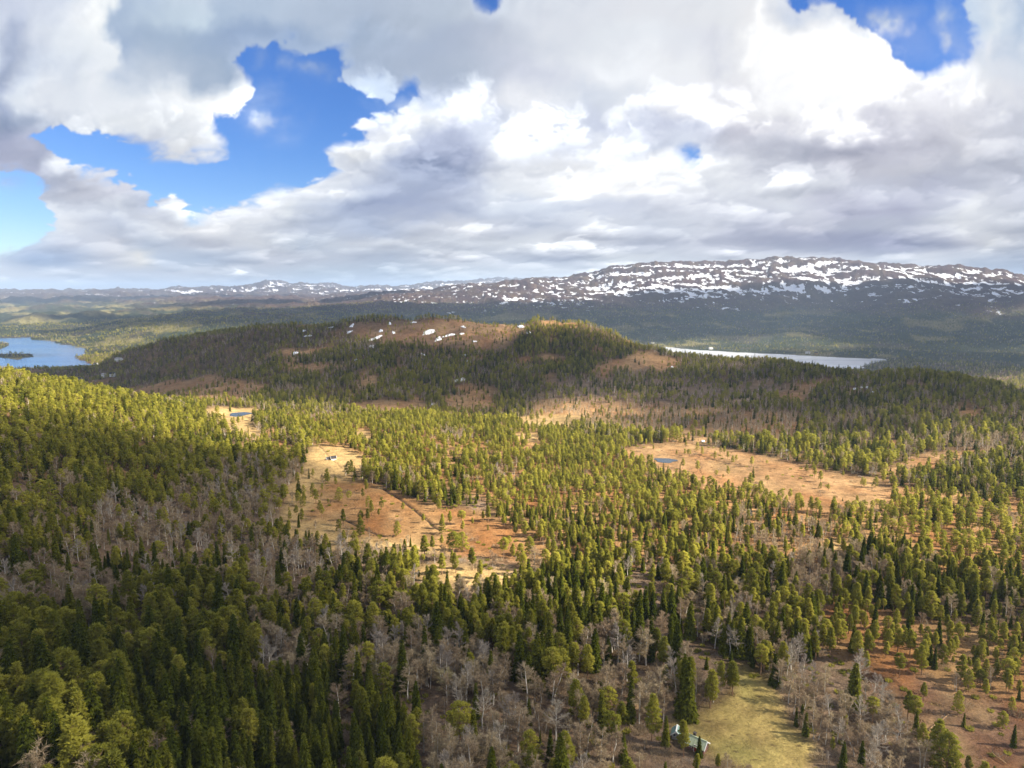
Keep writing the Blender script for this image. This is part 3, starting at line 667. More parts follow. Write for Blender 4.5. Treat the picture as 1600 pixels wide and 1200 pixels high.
    fk = math_node(nt, 'MULTIPLY', math_node(nt, 'ADD', math_node(nt, 'MULTIPLY', f1, 1.9), 0.05), math_node(nt, 'ADD', math_node(nt, 'MULTIPLY', f2, 1.2), 0.4))
    sc2 = nt.nodes.new('ShaderNodeVectorMath'); sc2.operation = 'SCALE'; L(nt, at.outputs['Color'], sc2.inputs[0]); L(nt, fk, sc2.inputs['Scale'])
    c0 = mixc(nt, fr.outputs['Fac'], near_col, sc2.outputs[0])
    # snow lying in the hollows, drawn out along the benches
    pv = mapping(nt, P, (1.0, 0.42, 2.2), (0.0, 0.0, 0.35))
    s1 = noise_node(nt, pv, 0.021, 9, 0.66, 0.9)
    s2 = noise_node(nt, mapping(nt, P, (1, 1, 2.0), (0, 0, -.4)), 0.0021, 3, 0.5)
    sv = math_node(nt, 'ADD', math_node(nt, 'MULTIPLY', s1, 0.75), math_node(nt, 'MULTIPLY', s2, 0.38))
    sv = math_node(nt, 'ADD', sv, math_node(nt, 'MULTIPLY', sn.outputs['Fac'], 0.125))
    sm = nt.nodes.new('ShaderNodeMapRange'); sm.inputs['From Min'].default_value = 0.752; sm.inputs['From Max'].default_value = 0.766
    L(nt, sv, sm.inputs['Value'])
    gate = math_node(nt, 'MULTIPLY', sm.outputs[0], ramp(nt, sn.outputs['Fac'], [(0.04, 0.0), (0.14, 1.0)]))
    c1 = mixc(nt, gate, c0, (.72, .76, .84))
    L(nt, c1, bs.inputs['Base Color'])
    bp = nt.nodes.new('ShaderNodeBump'); bp.inputs['Strength'].default_value = 0.9; bp.inputs['Distance'].default_value = 0.6
    L(nt, math_node(nt, 'ADD', n1, math_node(nt, 'MULTIPLY', n3, 1.5)), bp.inputs['Height'])
    b2 = nt.nodes.new('ShaderNodeBump'); b2.inputs['Distance'].default_value = 14.0
    L(nt, fr.outputs['Fac'], b2.inputs['Strength']); L(nt, f1, b2.inputs['Height']); L(nt, bp.outputs[0], b2.inputs['Normal'])
    L(nt, b2.outputs[0], bs.inputs['Normal'])
    me.materials.append(m)
    o = bpy.data.objects.new('ground', me); COL.objects.link(o); o['kind'] = 'structure'
    return o

def mesh_grid(nA, nR_):
    me = bpy.data.meshes.new('ground')
    co = np.stack([TX, TY, HT], -1).astype(np.float32)
    me.vertices.add(nA * nR_); me.vertices.foreach_set('co', co.ravel())
    a = np.arange(nA); b = (a + 1) % nA
    j = np.arange(nR_ - 1)
    A, J = np.meshgrid(a, j, indexing='ij'); B = np.meshgrid(b, j, indexing='ij')[0]
    quads = np.stack([A * nR_ + J, A * nR_ + J + 1, B * nR_ + J + 1, B * nR_ + J], -1).reshape(-1, 4)
    # wind so that normals point up
    quads = quads[:, ::-1] if True else quads
    nf = len(quads)
    me.loops.add(nf * 4); me.loops.foreach_set('vertex_index', quads.astype(np.int32).ravel())
    me.polygons.add(nf); me.polygons.foreach_set('loop_start', np.arange(0, nf * 4, 4, dtype=np.int32))
    me.polygons.foreach_set('loop_total', np.full(nf, 4, np.int32))
    me.update(calc_edges=True); me.validate()
    me.polygons.foreach_set('use_smooth', np.ones(len(me.polygons), bool))
    return me
build_terrain()

# ------------------------------------------------------------------ water
def water_mat(name, deep, rough, wave):
    m, nt = new_mat(name)
    out = nt.nodes.new('ShaderNodeOutputMaterial'); bs = nt.nodes.new('ShaderNodeBsdfPrincipled')
    bs.inputs['Base Color'].default_value = deep + (1,); bs.inputs['Roughness'].default_value = rough
    bs.inputs['IOR'].default_value = 1.33; bs.inputs['Specular IOR Level'].default_value = 0.5
    g = nt.nodes.new('ShaderNodeNewGeometry')
    n = noise_node(nt, mapping(nt, g.outputs['Position'], (1, 1, 1)), wave, 5, 0.6)
    big = noise_node(nt, mapping(nt, g.outputs['Position'], (.3, 1, 1)), 0.006, 3, 0.5)
    L(nt, ramp(nt, big, [(0.35, rough * 0.6), (0.7, min(1, rough * 1.8))]), bs.inputs['Roughness'])
    bp = nt.nodes.new('ShaderNodeBump'); bp.inputs['Strength'].default_value = 0.5; bp.inputs['Distance'].default_value = 0.5
    L(nt, n, bp.inputs['Height']); L(nt, bp.outputs[0], bs.inputs['Normal']); L(nt, bs.outputs[0], out.inputs[0])
    return m
def flat_mesh(name, pts, z, mat):
    import bmesh
    bm = bmesh.new()
    vs = [bm.verts.new((x, y, z)) for x, y in pts]
    f = bm.faces.new(vs); bmesh.ops.triangulate(bm, faces=[f])
    bmesh.ops.recalc_face_normals(bm, faces=bm.faces)
    me = bpy.data.meshes.new(name); bm.to_mesh(me); bm.free(); me.materials.append(mat)
    if me.polygons and me.polygons[0].normal.z < 0: me.flip_normals()
    o = bpy.data.objects.new(name, me); COL.objects.link(o)
    return o
def grow(poly, k):
    cx = sum(p[0] for p in poly) / len(poly); cy = sum(p[1] for p in poly) / len(poly)
    return [(cx + (x - cx) * (1 + k), cy + (y - cy) * (1 + k)) for x, y in poly]
wl = water_mat('lake_water_blue', (.010, .075, .22), 0.12, 0.35)
wp = water_mat('bog_pool_water', (.03, .05, .08), 0.10, 0.8)
wr = water_mat('lake_water_sheen', (.50, .52, .55), 0.25, 0.35)  # pale base paints the bright cloud sheen onto the water
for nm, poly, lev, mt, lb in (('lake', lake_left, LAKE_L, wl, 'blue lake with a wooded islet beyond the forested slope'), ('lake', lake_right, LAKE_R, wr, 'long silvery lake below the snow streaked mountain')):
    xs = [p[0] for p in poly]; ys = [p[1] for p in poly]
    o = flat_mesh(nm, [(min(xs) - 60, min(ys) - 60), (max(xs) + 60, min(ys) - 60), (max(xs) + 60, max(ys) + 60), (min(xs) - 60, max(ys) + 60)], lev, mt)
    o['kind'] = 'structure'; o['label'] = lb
for k, (c, rx, ry, rot) in enumerate(pools):
    pts = []
    for q in range(28):
        t = q / 28 * 2 * math.pi
        rr_ = 1.02 + 0.14 * math.sin(3 * t + k) + 0.10 * math.sin(5 * t + 2 * k)
        pts.append((c.x + rx * rr_ * math.cos(t), c.y + ry * 2.2 * rr_ * math.sin(t)))
    o = flat_mesh('pool_water', pts, c.z - 0.16, wp); o['kind'] = 'structure'

# ------------------------------------------------------------------ tree materials
def foliage_mat(name, c_dark, c_mid, c_light, trans=0.25):
    m, nt = new_mat(name)
    out = nt.nodes.new('ShaderNodeOutputMaterial')
    df = nt.nodes.new('ShaderNodeBsdfDiffuse'); tr = nt.nodes.new('ShaderNodeBsdfTranslucent'); mx = nt.nodes.new('ShaderNodeMixShader')
    oi = nt.nodes.new('ShaderNodeObjectInfo'); g = nt.nodes.new('ShaderNodeNewGeometry')
    n = noise_node(nt, g.outputs['Position'], 0.035, 3, 0.6)
    v = math_node(nt, 'ADD', math_node(nt, 'MULTIPLY', oi.outputs['Random'], 0.62), math_node(nt, 'MULTIPLY', n, 0.38))
    c = ramp(nt, v, [(0.12, c_dark), (0.5, c_mid), (0.86, c_light)])
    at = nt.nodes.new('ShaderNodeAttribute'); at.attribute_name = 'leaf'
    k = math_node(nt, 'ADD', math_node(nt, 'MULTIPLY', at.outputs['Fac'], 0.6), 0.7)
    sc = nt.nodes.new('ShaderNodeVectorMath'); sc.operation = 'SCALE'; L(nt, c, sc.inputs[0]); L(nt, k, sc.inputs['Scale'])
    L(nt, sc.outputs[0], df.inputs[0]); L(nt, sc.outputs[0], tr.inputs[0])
    mx.inputs[0].default_value = trans
    L(nt, df.outputs[0], mx.inputs[1]); L(nt, tr.outputs[0], mx.inputs[2]); L(nt, mx.outputs[0], out.inputs[0])
    return m
def bark_mat(name, a, b):
    m, nt = new_mat(name)
    out = nt.nodes.new('ShaderNodeOutputMaterial'); bs = nt.nodes.new('ShaderNodeBsdfPrincipled')
    tc = nt.nodes.new('ShaderNodeTexCoord')
    n = noise_node(nt, mapping(nt, tc.outputs['Object'], (3, 3, .8)), 2.2, 4, 0.7)
    oi = nt.nodes.new('ShaderNodeObjectInfo')
    c = mixc(nt, ramp(nt, n, [(0.35, 0.0), (0.62, 1.0)]), a, b)
    k = math_node(nt, 'ADD', math_node(nt, 'MULTIPLY', oi.outputs['Random'], 0.5), 0.75)
    sc = nt.nodes.new('ShaderNodeVectorMath'); sc.operation = 'SCALE'; L(nt, c, sc.inputs[0]); L(nt, k, sc.inputs['Scale'])
    L(nt, sc.outputs[0], bs.inputs['Base Color']); bs.inputs['Roughness'].default_value = 0.9; bs.inputs['Specular IOR Level'].default_value = 0.1
    L(nt, bs.outputs[0], out.inputs[0])
    return m
M = dict(
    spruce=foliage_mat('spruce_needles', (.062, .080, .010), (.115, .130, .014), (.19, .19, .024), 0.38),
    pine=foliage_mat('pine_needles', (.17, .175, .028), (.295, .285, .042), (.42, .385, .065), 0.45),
    birch=foliage_mat('birch_twigs', (.28, .20, .13), (.37, .285, .18), (.46, .37, .23), 0.25),
    aspen=foliage_mat('aspen_twigs', (.32, .27, .23), (.38, .33, .27), (.44, .38, .29), 0.25),
    willow=foliage_mat('willow_twigs', (.340, .290, .160), (.400, .340, .180), (.440, .370, .200), 0.25),
    bark_dark=bark_mat('spruce_bark', (.12, .09, .07), (.20, .16, .13)),
    bark_pine=bark_mat('pine_bark', (.24, .14, .08), (.34, .22, .14)),
    bark_birch=bark_mat('birch_bark', (.42, .38, .33), (.78, .74, .66)),
)

# ------------------------------------------------------------------ tree shapes (built 10 m tall, base at the origin)
class Tris:
    def __init__(s): s.v, s.a = [], []
    def add(s, P, val):             # P: (n,3,3) triangles ; val: (n,)
        s.v.append(np.asarray(P, np.float32)); s.a.append(np.repeat(np.asarray(val, np.float32), 3))
    def mesh(s, name, mat, puff=0, n_plain=0):
        V = np.concatenate(s.v).reshape(-1, 3); A = np.concatenate(s.a)
        NV = None
        if puff:
            # needles shade with the roundness of the crown they belong to
            F = V.reshape(-1, 3, 3); m_ = F.mean(1); rad = np.hypot(m_[:, 0], m_[:, 1])
            gn = unit(np.cross(F[:, 1] - F[:, 0], F[:, 2] - F[:, 0]))
            o_ = np.stack([m_[:, 0] / 1.3, m_[:, 1] / 1.3, (m_[:, 2] - 5.0) / 5.0 * .5 + .42], -1)
            gn = np.where((gn * o_).sum(-1, keepdims=True) < 0, -gn, gn)
            want = unit(unit(o_) * .7 + gn * .9)
            fl = (np.cross(F[:, 1] - F[:, 0], F[:, 2] - F[:, 0]) * want).sum(-1) < 0
            if n_plain: fl[-n_plain:] = False; want[-n_plain:] = unit(np.cross(F[:, 1] - F[:, 0], F[:, 2] - F[:, 0]))[-n_plain:]
            F = F.copy(); F[fl] = F[fl][:, ::-1]; V = F.reshape(-1, 3); NV = np.repeat(want, 3, 0)
        me = bpy.data.meshes.new(name); n = len(V)
        me.vertices.add(n); me.vertices.foreach_set('co', V.ravel())
        me.loops.add(n); me.loops.foreach_set('vertex_index', np.arange(n, dtype=np.int32))
        me.polygons.add(n // 3); me.polygons.foreach_set('loop_start', np.arange(0, n, 3, dtype=np.int32)); me.polygons.foreach_set('loop_total', np.full(n // 3, 3, np.int32))
        at = me.attributes.new('leaf', 'FLOAT', 'POINT'); at.data.foreach_set('value', A)
        me.materials.append(mat); me.update(calc_edges=True)
        if NV is not None:
            me.polygons.foreach_set('use_smooth', np.ones(n // 3, bool)); me.normals_split_custom_set_from_vertices(NV.tolist())
        return me
def unit(v): return v / (np.linalg.norm(v, axis=-1, keepdims=True) + 1e-9)
def tube(path, rad, sides=5):
    """tapered closed-sided tube along a path -> (n,3,3) triangles"""
    P = np.asarray(path, float); out = []
    rings = []
    for i, p in enumerate(P):
        d = P[min(i + 1, len(P) - 1)] - P[max(i - 1, 0)]; d = d / (np.linalg.norm(d) + 1e-9)
        u = np.cross(d, (0.31, 0.95, 0.05)); u /= np.linalg.norm(u) + 1e-9; w = np.cross(d, u)
        t = np.arange(sides) / sides * 2 * math.pi
        rings.append(p + rad[i] * (np.cos(t)[:, None] * u + np.sin(t)[:, None] * w))
    for a, b in zip(rings[:-1], rings[1:]):
        for k in range(sides):
            k2 = (k + 1) % sides
            out.append((a[k], a[k2], b[k2])); out.append((a[k], b[k2], b[k]))
    return np.array(out)
def spikes(r, base, direc, length, width, droop=0.0):
    """one thin triangle per branchlet, from base along direc"""
    n = len(base)
    side = unit(np.cross(direc, r.normal(size=(n, 3))))
    tip = base + direc * length[:, None]; tip[:, 2] -= droop * length
    b1 = base + side * width[:, None] * 0.5; b2 = base - side * width[:, None] * 0.5
    return np.stack([b1, b2, tip], 1)

def spruce_tris(seed, detail=1.0, slim=1.0):
    r = np.random.default_rng(seed); T = Tris()
    R = 1.75 * slim * r.uniform(.85, 1.15); H = 10.0
    lev = int(21 * (0.5 + 0.5 * detail)) if detail > .2 else 9
    z = 0.5 + (H - 0.6) * (np.arange(lev) / (lev - 1)) ** 0.92
    for zi in z:
        rr = R * (1 - zi / H) ** 0.80 * r.uniform(.76, 1.16) + 0.08
        nb = max(4, int((6 + rr * 4) * (detail ** 0.5)))
        th = r.uniform(0, 6.28) + np.arange(nb) / nb * 6.28 + r.normal(0, .18, nb)
        ln = rr * r.uniform(.72, 1.15, nb)
        k = max(2, int(round(6 * detail * (0.4 + rr / 1.6))))
        t = (np.arange(k) + 0.6) / k
        TH = np.repeat(th, k); LN = np.repeat(ln, k); TT = np.tile(t, nb)
        out = np.stack([np.cos(TH), np.sin(TH), np.zeros_like(TH)], -1)
        base = out * (LN * TT * 0.82)[:, None]
        base[:, 2] = zi - LN * TT * (0.50) + 0.22 * LN * TT ** 3 + r.normal(0, .06, len(TH))
        tang = np.stack([-np.sin(TH), np.cos(TH), np.zeros_like(TH)], -1)
        for sgn in (-1, 1):
            d = unit(out * 0.75 + tang * sgn * r.uniform(.25, .95, (len(TH), 1)) + np.array([0, 0, -.32]) + r.normal(0, .12, (len(TH), 3)))
            L_ = (0.30 + 0.42 * (1 - TT) + .1) * (0.55 + 0.55 * rr) * r.uniform(.7, 1.25, len(TH)) / max(.55, detail ** .3)
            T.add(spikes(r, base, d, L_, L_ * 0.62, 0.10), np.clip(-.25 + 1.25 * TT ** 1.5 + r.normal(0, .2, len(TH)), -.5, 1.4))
    # leader
    th = r.uniform(0, 6.28, 6); T.add(spikes(r, np.tile([[0, 0, H - .7]], (6, 1)).astype(float), unit(np.stack([.25 * np.cos(th), .25 * np.sin(th), np.ones(6)], -1)), r.uniform(.5, .95, 6), np.full(6, .16)), np.full(6, .9))
    return T, tube([(0, 0, -.6), (0, 0, 4), (0, 0, 9.6)], [.17, .11, .02], 5)

def pine_tris(seed, detail=1.0, form='cone'):
    r = np.random.default_rng(seed); T = Tris(); H = 10.0
    lean = r.normal(0, .25, 2)
    z0 = {'cone': r.uniform(1.6, 3.2), 'round': r.uniform(3.0, 4.5), 'bushy': 1.0}[form]
    R = {'cone': 1.55, 'round': 1.9, 'bushy': 2.3}[form] * r.uniform(.88, 1.15)
    nc = int({'cone': 58, 'round': 50, 'bushy': 62}[form] * (0.35 + 0.65 * detail))
    limbs = []
    for i in range(nc):
        f = (i + r.uniform(0, .9)) / nc
        z = z0 + (H - z0 - .35) * f ** 0.9
        if form == 'cone': rr = R * (1 - f) ** 0.62 * (0.55 + 0.45 * min(1, f * 5))
        elif form == 'round': rr = R * math.sqrt(max(.04, 1 - (2 * f - .85) ** 2 * .8)) * .95
        else: rr = R * (1 - f ** 1.8) ** .6
        th = i * 2.399 + r.normal(0, .5); q = r.uniform(.45, 1.0)
        c = np.array([math.cos(th) * rr * q, math.sin(th) * rr * q, z + .18 * rr * q])
        c[:2] += lean * z / 10
        s = (0.40 + .26 * rr / R) * r.uniform(.75, 1.3) * (1.0 if detail > .5 else 1.25)
        n = max(5, int((80 if detail > .9 else 54) * detail * (s / .65) ** 2))
        d = unit(r.normal(size=(n, 3)) + np.array([math.cos(th) * .5, math.sin(th) * .5, .55]))
        base = c + d * np.array([s * 1.0, s * 1.0, s * .42]) * r.uniform(.35, .85, (n, 1))
        dd = unit(d * np.array([1, 1, .7]) + r.normal(0, .35, (n, 3)) + np.array([0, 0, .25]))
        ln = r.uniform(.20, .42, n) * (1 if detail > .5 else 1.7) * (1 if detail > .15 else 1.5)
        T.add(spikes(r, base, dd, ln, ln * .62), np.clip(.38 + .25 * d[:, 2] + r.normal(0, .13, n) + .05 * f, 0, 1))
        limbs.append((z - .25, c))
    tr = [tube([(0, 0, -.6), (lean[0] * .4, lean[1] * .4, 4), (lean[0], lean[1], 9.3)], [.17, .13, .03], 5)]
    if detail > .5:
        for z, c in limbs[::2]:
            tr.append(tube([(lean[0] * z / 10, lean[1] * z / 10, z - .3), c * np.array([.8, .8, 1])], [.05, .02], 3))
    return T, np.concatenate(tr)

def bare_tris(seed, detail=1.0, form='birch'):
    r = np.random.default_rng(seed); T = Tris(); H = 10.0; tr = []
    stems = {'birch': 1 + (seed % 3 == 0), 'aspen': 1, 'willow': 4}[form]
    for s in range(stems):
        b = r.normal(0, .25, 2) * (stems > 1); lean = r.normal(0, .5, 2) + b * (3 if stems > 1 else 0)
        h = H * r.uniform(.86, 1)
        pts = [np.array([b[0] + lean[0] * t ** 1.3, b[1] + lean[1] * t ** 1.3, -.5 * (t == 0) + h * t]) + (r.normal(0, .07, 3) * (0 < t < 1)) for t in (0, .3, .55, .8, 1)]
        tr.append(tube(pts, [.14, .11, .08, .045, .01], 4))
        nl = int({'birch': 26, 'aspen': 24, 'willow': 16}[form] * (.45 + .55 * detail))
        for i in range(nl):
            t = {'birch': .28, 'aspen': .40, 'willow': .16}[form] + (1 - .32) * (i / nl) * .98
            t = min(t, .97)
            P = np.array([np.interp(t, (0, .3, .55, .8, 1), [p[c] for p in pts]) for c in range(3)])
            th = r.uniform(0, 6.28)
            spread = {'birch': 1.75, 'aspen': 1.9, 'willow': 2.3}[form] * math.sin(math.pi * min(1, .25 + .72 * t)) ** .7 * r.uniform(.6, 1.15)
            up = {'birch': 1.15, 'aspen': 1.5, 'willow': 1.5}[form] * r.uniform(.6, 1.15)
            up = min(up, (H * 1.02 - P[2]) * .9 + .3)
            E = P + np.array([math.cos(th) * spread, math.sin(th) * spread, up])
            mid = (P + E) / 2 + np.array([math.cos(th), math.sin(th), -.35]) * .12 * spread
            wl_ = {'birch': .022, 'aspen': .024, 'willow': .026}[form]
            if form != 'birch' or detail > .6:
                limb = tube([P, mid, E], [wl_ * 1.3, wl_, wl_ * .3], 3)
                if form == 'birch': T.add(limb, np.full(len(limb), .9))
                else: T.add(limb, np.full(len(limb), 1.1))
            n = max(6, int({'birch': 50, 'aspen': 34, 'willow': 44}[form] * detail))
            q = r.uniform(.15, 1, n)[:, None]
            base = (1 - q) ** 2 * P + 2 * q * (1 - q) * mid + q ** 2 * E + r.normal(0, .10, (n, 3))
            ax = unit(E - P)
            d = unit(ax * {'birch': .8, 'aspen': 1.3, 'willow': 1.0}[form] + r.normal(0, .62, (n, 3)) + np.array([0, 0, .18 if form != 'birch' else .0]))
            ln = r.uniform(.4, .95, n) * {'birch': .95, 'aspen': .8, 'willow': .9}[form]
            wd = {'birch': .066, 'aspen': .07, 'willow': .08}[form] * (1 if detail > .6 else (2.0 if detail > .15 else 4.5))
            T.add(spikes(r, base, d, ln, np.full(n, wd), .12 if form == 'birch' else 0), np.clip(r.normal(.5, .2, n), 0, 1))
    return T, np.concatenate(tr)

KINDS = {  # kind: (crown maker, crown material, bark material)
    'spruce_tree': (lambda s, d: spruce_tris(s, d, 0.62 + 0.16 * (s % 4)), M['spruce'], M['bark_dark']),
    'pine_tree': (lambda s, d: pine_tris(s, d, ('cone', 'cone', 'round', 'cone', 'cone', 'bushy', 'cone')[s % 7]), M['pine'], M['bark_pine']),
    'birch_tree': (lambda s, d: bare_tris(s, d, 'birch'), M['birch'], M['bark_birch']),
    'aspen_tree': (lambda s, d: bare_tris(s, d, 'aspen'), M['aspen'], M['bark_birch']),
    'willow_tree': (lambda s, d: bare_tris(s, d, 'willow'), M['willow'], M['bark_birch']),
}
def tri_mesh(name, P, mat, val=.5):
    T = Tris(); T.add(P, np.full(len(P), val)); return T.mesh(name, mat)
PARTS = {}       # kind -> list of (crown mesh, trunk mesh) at full detail
STANDS = {}      # (kind, lod) -> collection of joined prototypes for the wood as a mass
NVAR = {'spruce_tree': 7, 'pine_tree': 10, 'birch_tree': 6, 'aspen_tree': 4, 'willow_tree': 2}
LODS = (1.0, 0.36, 0.12)
for kind, (mk, mc, mb) in KINDS.items():
    PARTS[kind] = []
    for lod, det in enumerate(LODS):
        if kind == 'willow_tree' and lod: continue
        nv = NVAR[kind] if lod < 2 else min(4, NVAR[kind])
        col = bpy.data.collections.new('%s_%d' % (kind, lod))
        for s in range(nv):
            T, trunk = mk(s + 3, det)
            cf = kind in ('spruce_tree', 'pine_tree'); crown = T.mesh('crown', mc, cf); tk = tri_mesh('trunk', trunk, mb)
            if lod == 0: PARTS[kind].append((crown, tk))
            V = np.concatenate([np.concatenate(T.v).reshape(-1, 3), trunk.reshape(-1, 3)])
            T.add(trunk, np.full(len(trunk), .5))
            me = T.mesh('tree_%02d' % s, mc, cf, len(trunk)); me.materials.append(mb)
            mi = np.zeros(len(me.polygons), np.int32); mi[-len(trunk):] = 1
            me.polygons.foreach_set('material_index', mi)
            o = bpy.data.objects.new('proto_%s_%d_%02d' % (kind, lod, s), me); col.objects.link(o)
        STANDS[kind, lod] = (col, nv)

# ------------------------------------------------------------------ where the trees stand
HMAX = np.maximum.accumulate((HT - CAM_H) / RR[None, :], axis=1)
def seen(x, y, top, d):
    """is a tree top at least near the line of sight over everything in front of it"""
    az = np.degrees(np.arctan2(x, y)); i = np.clip(((az + 43) / 0.1).astype(int), 0, 860)
    j = np.clip(np.searchsorted(RR, d) - 2, 0, len(RR) - 1)
    return (top - CAM_H) / d > HMAX[i, j] - 0.004
def scatter(r0, r1, cell, azl, seed, pmax=0.95):
    r = np.random.default_rng(seed)
    xr = math.sin(math.radians(azl)) * r1
    gx = np.arange(-xr, xr, cell); gy = np.arange(r0 * 0.6, r1, cell)
    X, Y = np.meshgrid(gx, gy); X = (X + r.uniform(-.48, .48, X.shape) * cell).ravel(); Y = (Y + r.uniform(-.48, .48, Y.shape) * cell).ravel()
    D = np.hypot(X, Y); A = np.degrees(np.abs(np.arctan2(X, Y)))
    m = (D >= r0) & (D < r1) & (A < azl)
    X, Y, D = X[m], Y[m], D[m]
    Z = h_at(X, Y)
    px, py, gid, den, w = cover(X, Y, Z, D)
    wet = (inpoly(X, Y, lake_left) & (Z < LAKE_L + .6)) | (inpoly(X, Y, lake_right) & (Z < LAKE_R + .6)) | (Z < LAKE_R + .5)
    wet |= (D > 1500) & (X < 0) & (Z < LAKE_L + .5)
    keep = (r.random(len(X)) < den * pmax) & ~wet
    X, Y, D, Z, w, px, py, gid = X[keep], Y[keep], D[keep], Z[keep], w[keep], px[keep], py[keep], gid[keep]
    vis = seen(X, Y, Z + 14, D)
    X, Y, D, Z, w, px, py, gid = X[vis], Y[vis], D[vis], Z[vis], w[vis], px[vis], py[vis], gid[vis]
    cum = np.cumsum(w, -1); u = r.random(len(X))[:, None]
    k = (u > cum[:, :3]).sum(-1)
    hm = np.array([9.2, 9.3, 8.0, 9.0])[k] + np.array([2.3, 1.7, 1.4, 1.2])[k] * r.normal(size=len(X)).clip(-1.8, 2.2)
    grow_ = 0.92 + sstep(300, 165, D) * (0.28 * sstep(1330, 1050, px) + 0.34 * sstep(480, 300, px)) + 0.18 * (fbm(X / 60, Y / 60, 2, 500))
    hm = hm * grow_
    hm = np.where(D > 660, hm * 0.86, hm); hm = np.where(np.isin(gid, (BOG, TAN, CLEAR, STRAW, HEATH)), hm * 0.78, hm)
    hm = np.where((px > 985) & (px < 1330) & (py > 1168), hm * .45, hm)
    # a few saplings
    hm = np.where(r.random(len(X)) < .12, hm * .5, hm)
    return dict(x=X, y=Y, d=D, z=Z, k=k, h=np.clip(hm, 2.2, 19), px=px, py=py, gid=gid, yaw=r.uniform(0, 6.28, len(X)), fat=r.uniform(.88, 1.28, len(X)) * np.where(k >= 2, 1.2, 1.0), v=r.integers(0, 1000, len(X)))
KN = ['spruce_tree', 'pine_tree', 'birch_tree', 'aspen_tree']
near_t = scatter(118, 470, 3.25, 43, 21)
mid_t = scatter(470, 1050, 3.6, 42, 22)
far_t = scatter(1050, 2300, 6.6, 41, 23)
vfar_t = scatter(2300, 4300, 15.0, 40, 24)
alt_ok = vfar_t['z'] < 40 + 25 * fbm(vfar_t['x'] / 200, vfar_t['y'] / 200, 3, 600)
for kk in list(vfar_t): vfar_t[kk] = vfar_t[kk][alt_ok]
# keep the buildings, the fields' corners and the lens clear
CLEAR_SPOTS = [ground_at(1089, 1168, 120, 300), ground_at(1057, 1150, 120, 300), ground_at(521, 719, 300, 600)]
def not_on(t):
    ok = np.ones(len(t['x']), bool)
    for c in CLEAR_SPOTS: ok &= np.hypot(t['x'] - c.x, t['y'] - c.y) > 5.0
    for kk in list(t): t[kk] = t[kk][ok]
not_on(near_t); not_on(mid_t)
# hand-placed trees: (kind, foot in the photograph, height)
HAND = [('willow_tree', 590, 1085, 10.5), ('willow_tree', 702, 1085, 9.0), ('spruce_tree', 1278, 1205, 10.5), ('spruce_tree', 1296, 1212, 9.5), ('spruce_tree', 1316, 1212, 8.5),
        ('pine_tree', 1073, 1172, 11.5), ('pine_tree', 1068, 1182, 9.5), ('spruce_tree', 1092, 1182, 5.5), ('pine_tree', 1018, 1158, 13.0), ('spruce_tree', 1040, 1165, 8.0), ('spruce_tree', 1058, 1120, 15.0), ('spruce_tree', 1072, 1122, 17.0),
        ('spruce_tree', 555, 950, 13.0), ('pine_tree', 750, 905, 8.0), ('pine_tree', 668, 908, 6.5), ('pine_tree', 712, 895, 8.5), ('spruce_tree', 243, 885, 10.0), ('pine_tree', 1365, 1012, 9.5), ('pine_tree', 1440, 1055, 9.5),
        ('pine_tree', 1405, 1060, 8.0), ('pine_tree', 1500, 1068, 9.0), ('pine_tree', 720, 1180, 14.0), ('spruce_tree', 560, 1100, 15.0), ('spruce_tree', 1430, 1150, 7.0), ('pine_tree', 787, 875, 10), ('pine_tree', 815, 885, 10)]
for kd, px, py, h in HAND:
    c = ground_at(px, min(py, 1230), 120, 700)
    dd = np.hypot(near_t['x'] - c.x, near_t['y'] - c.y); ok = dd > 3.4
    for kk in list(near_t): near_t[kk] = near_t[kk][ok]
    row = dict(x=c.x, y=c.y, d=math.hypot(c.x, c.y), z=c.z, k=(KN + ['willow_tree']).index(kd), h=h, px=px, py=py, gid=FLOOR, yaw=rng.uniform(0, 6), fat=1.0 if kd != 'willow_tree' else 1.25, v=int(rng.integers(0, 999)))
    for kk in list(near_t): near_t[kk] = np.append(near_t[kk], row[kk])
KN5 = KN + ['willow_tree']

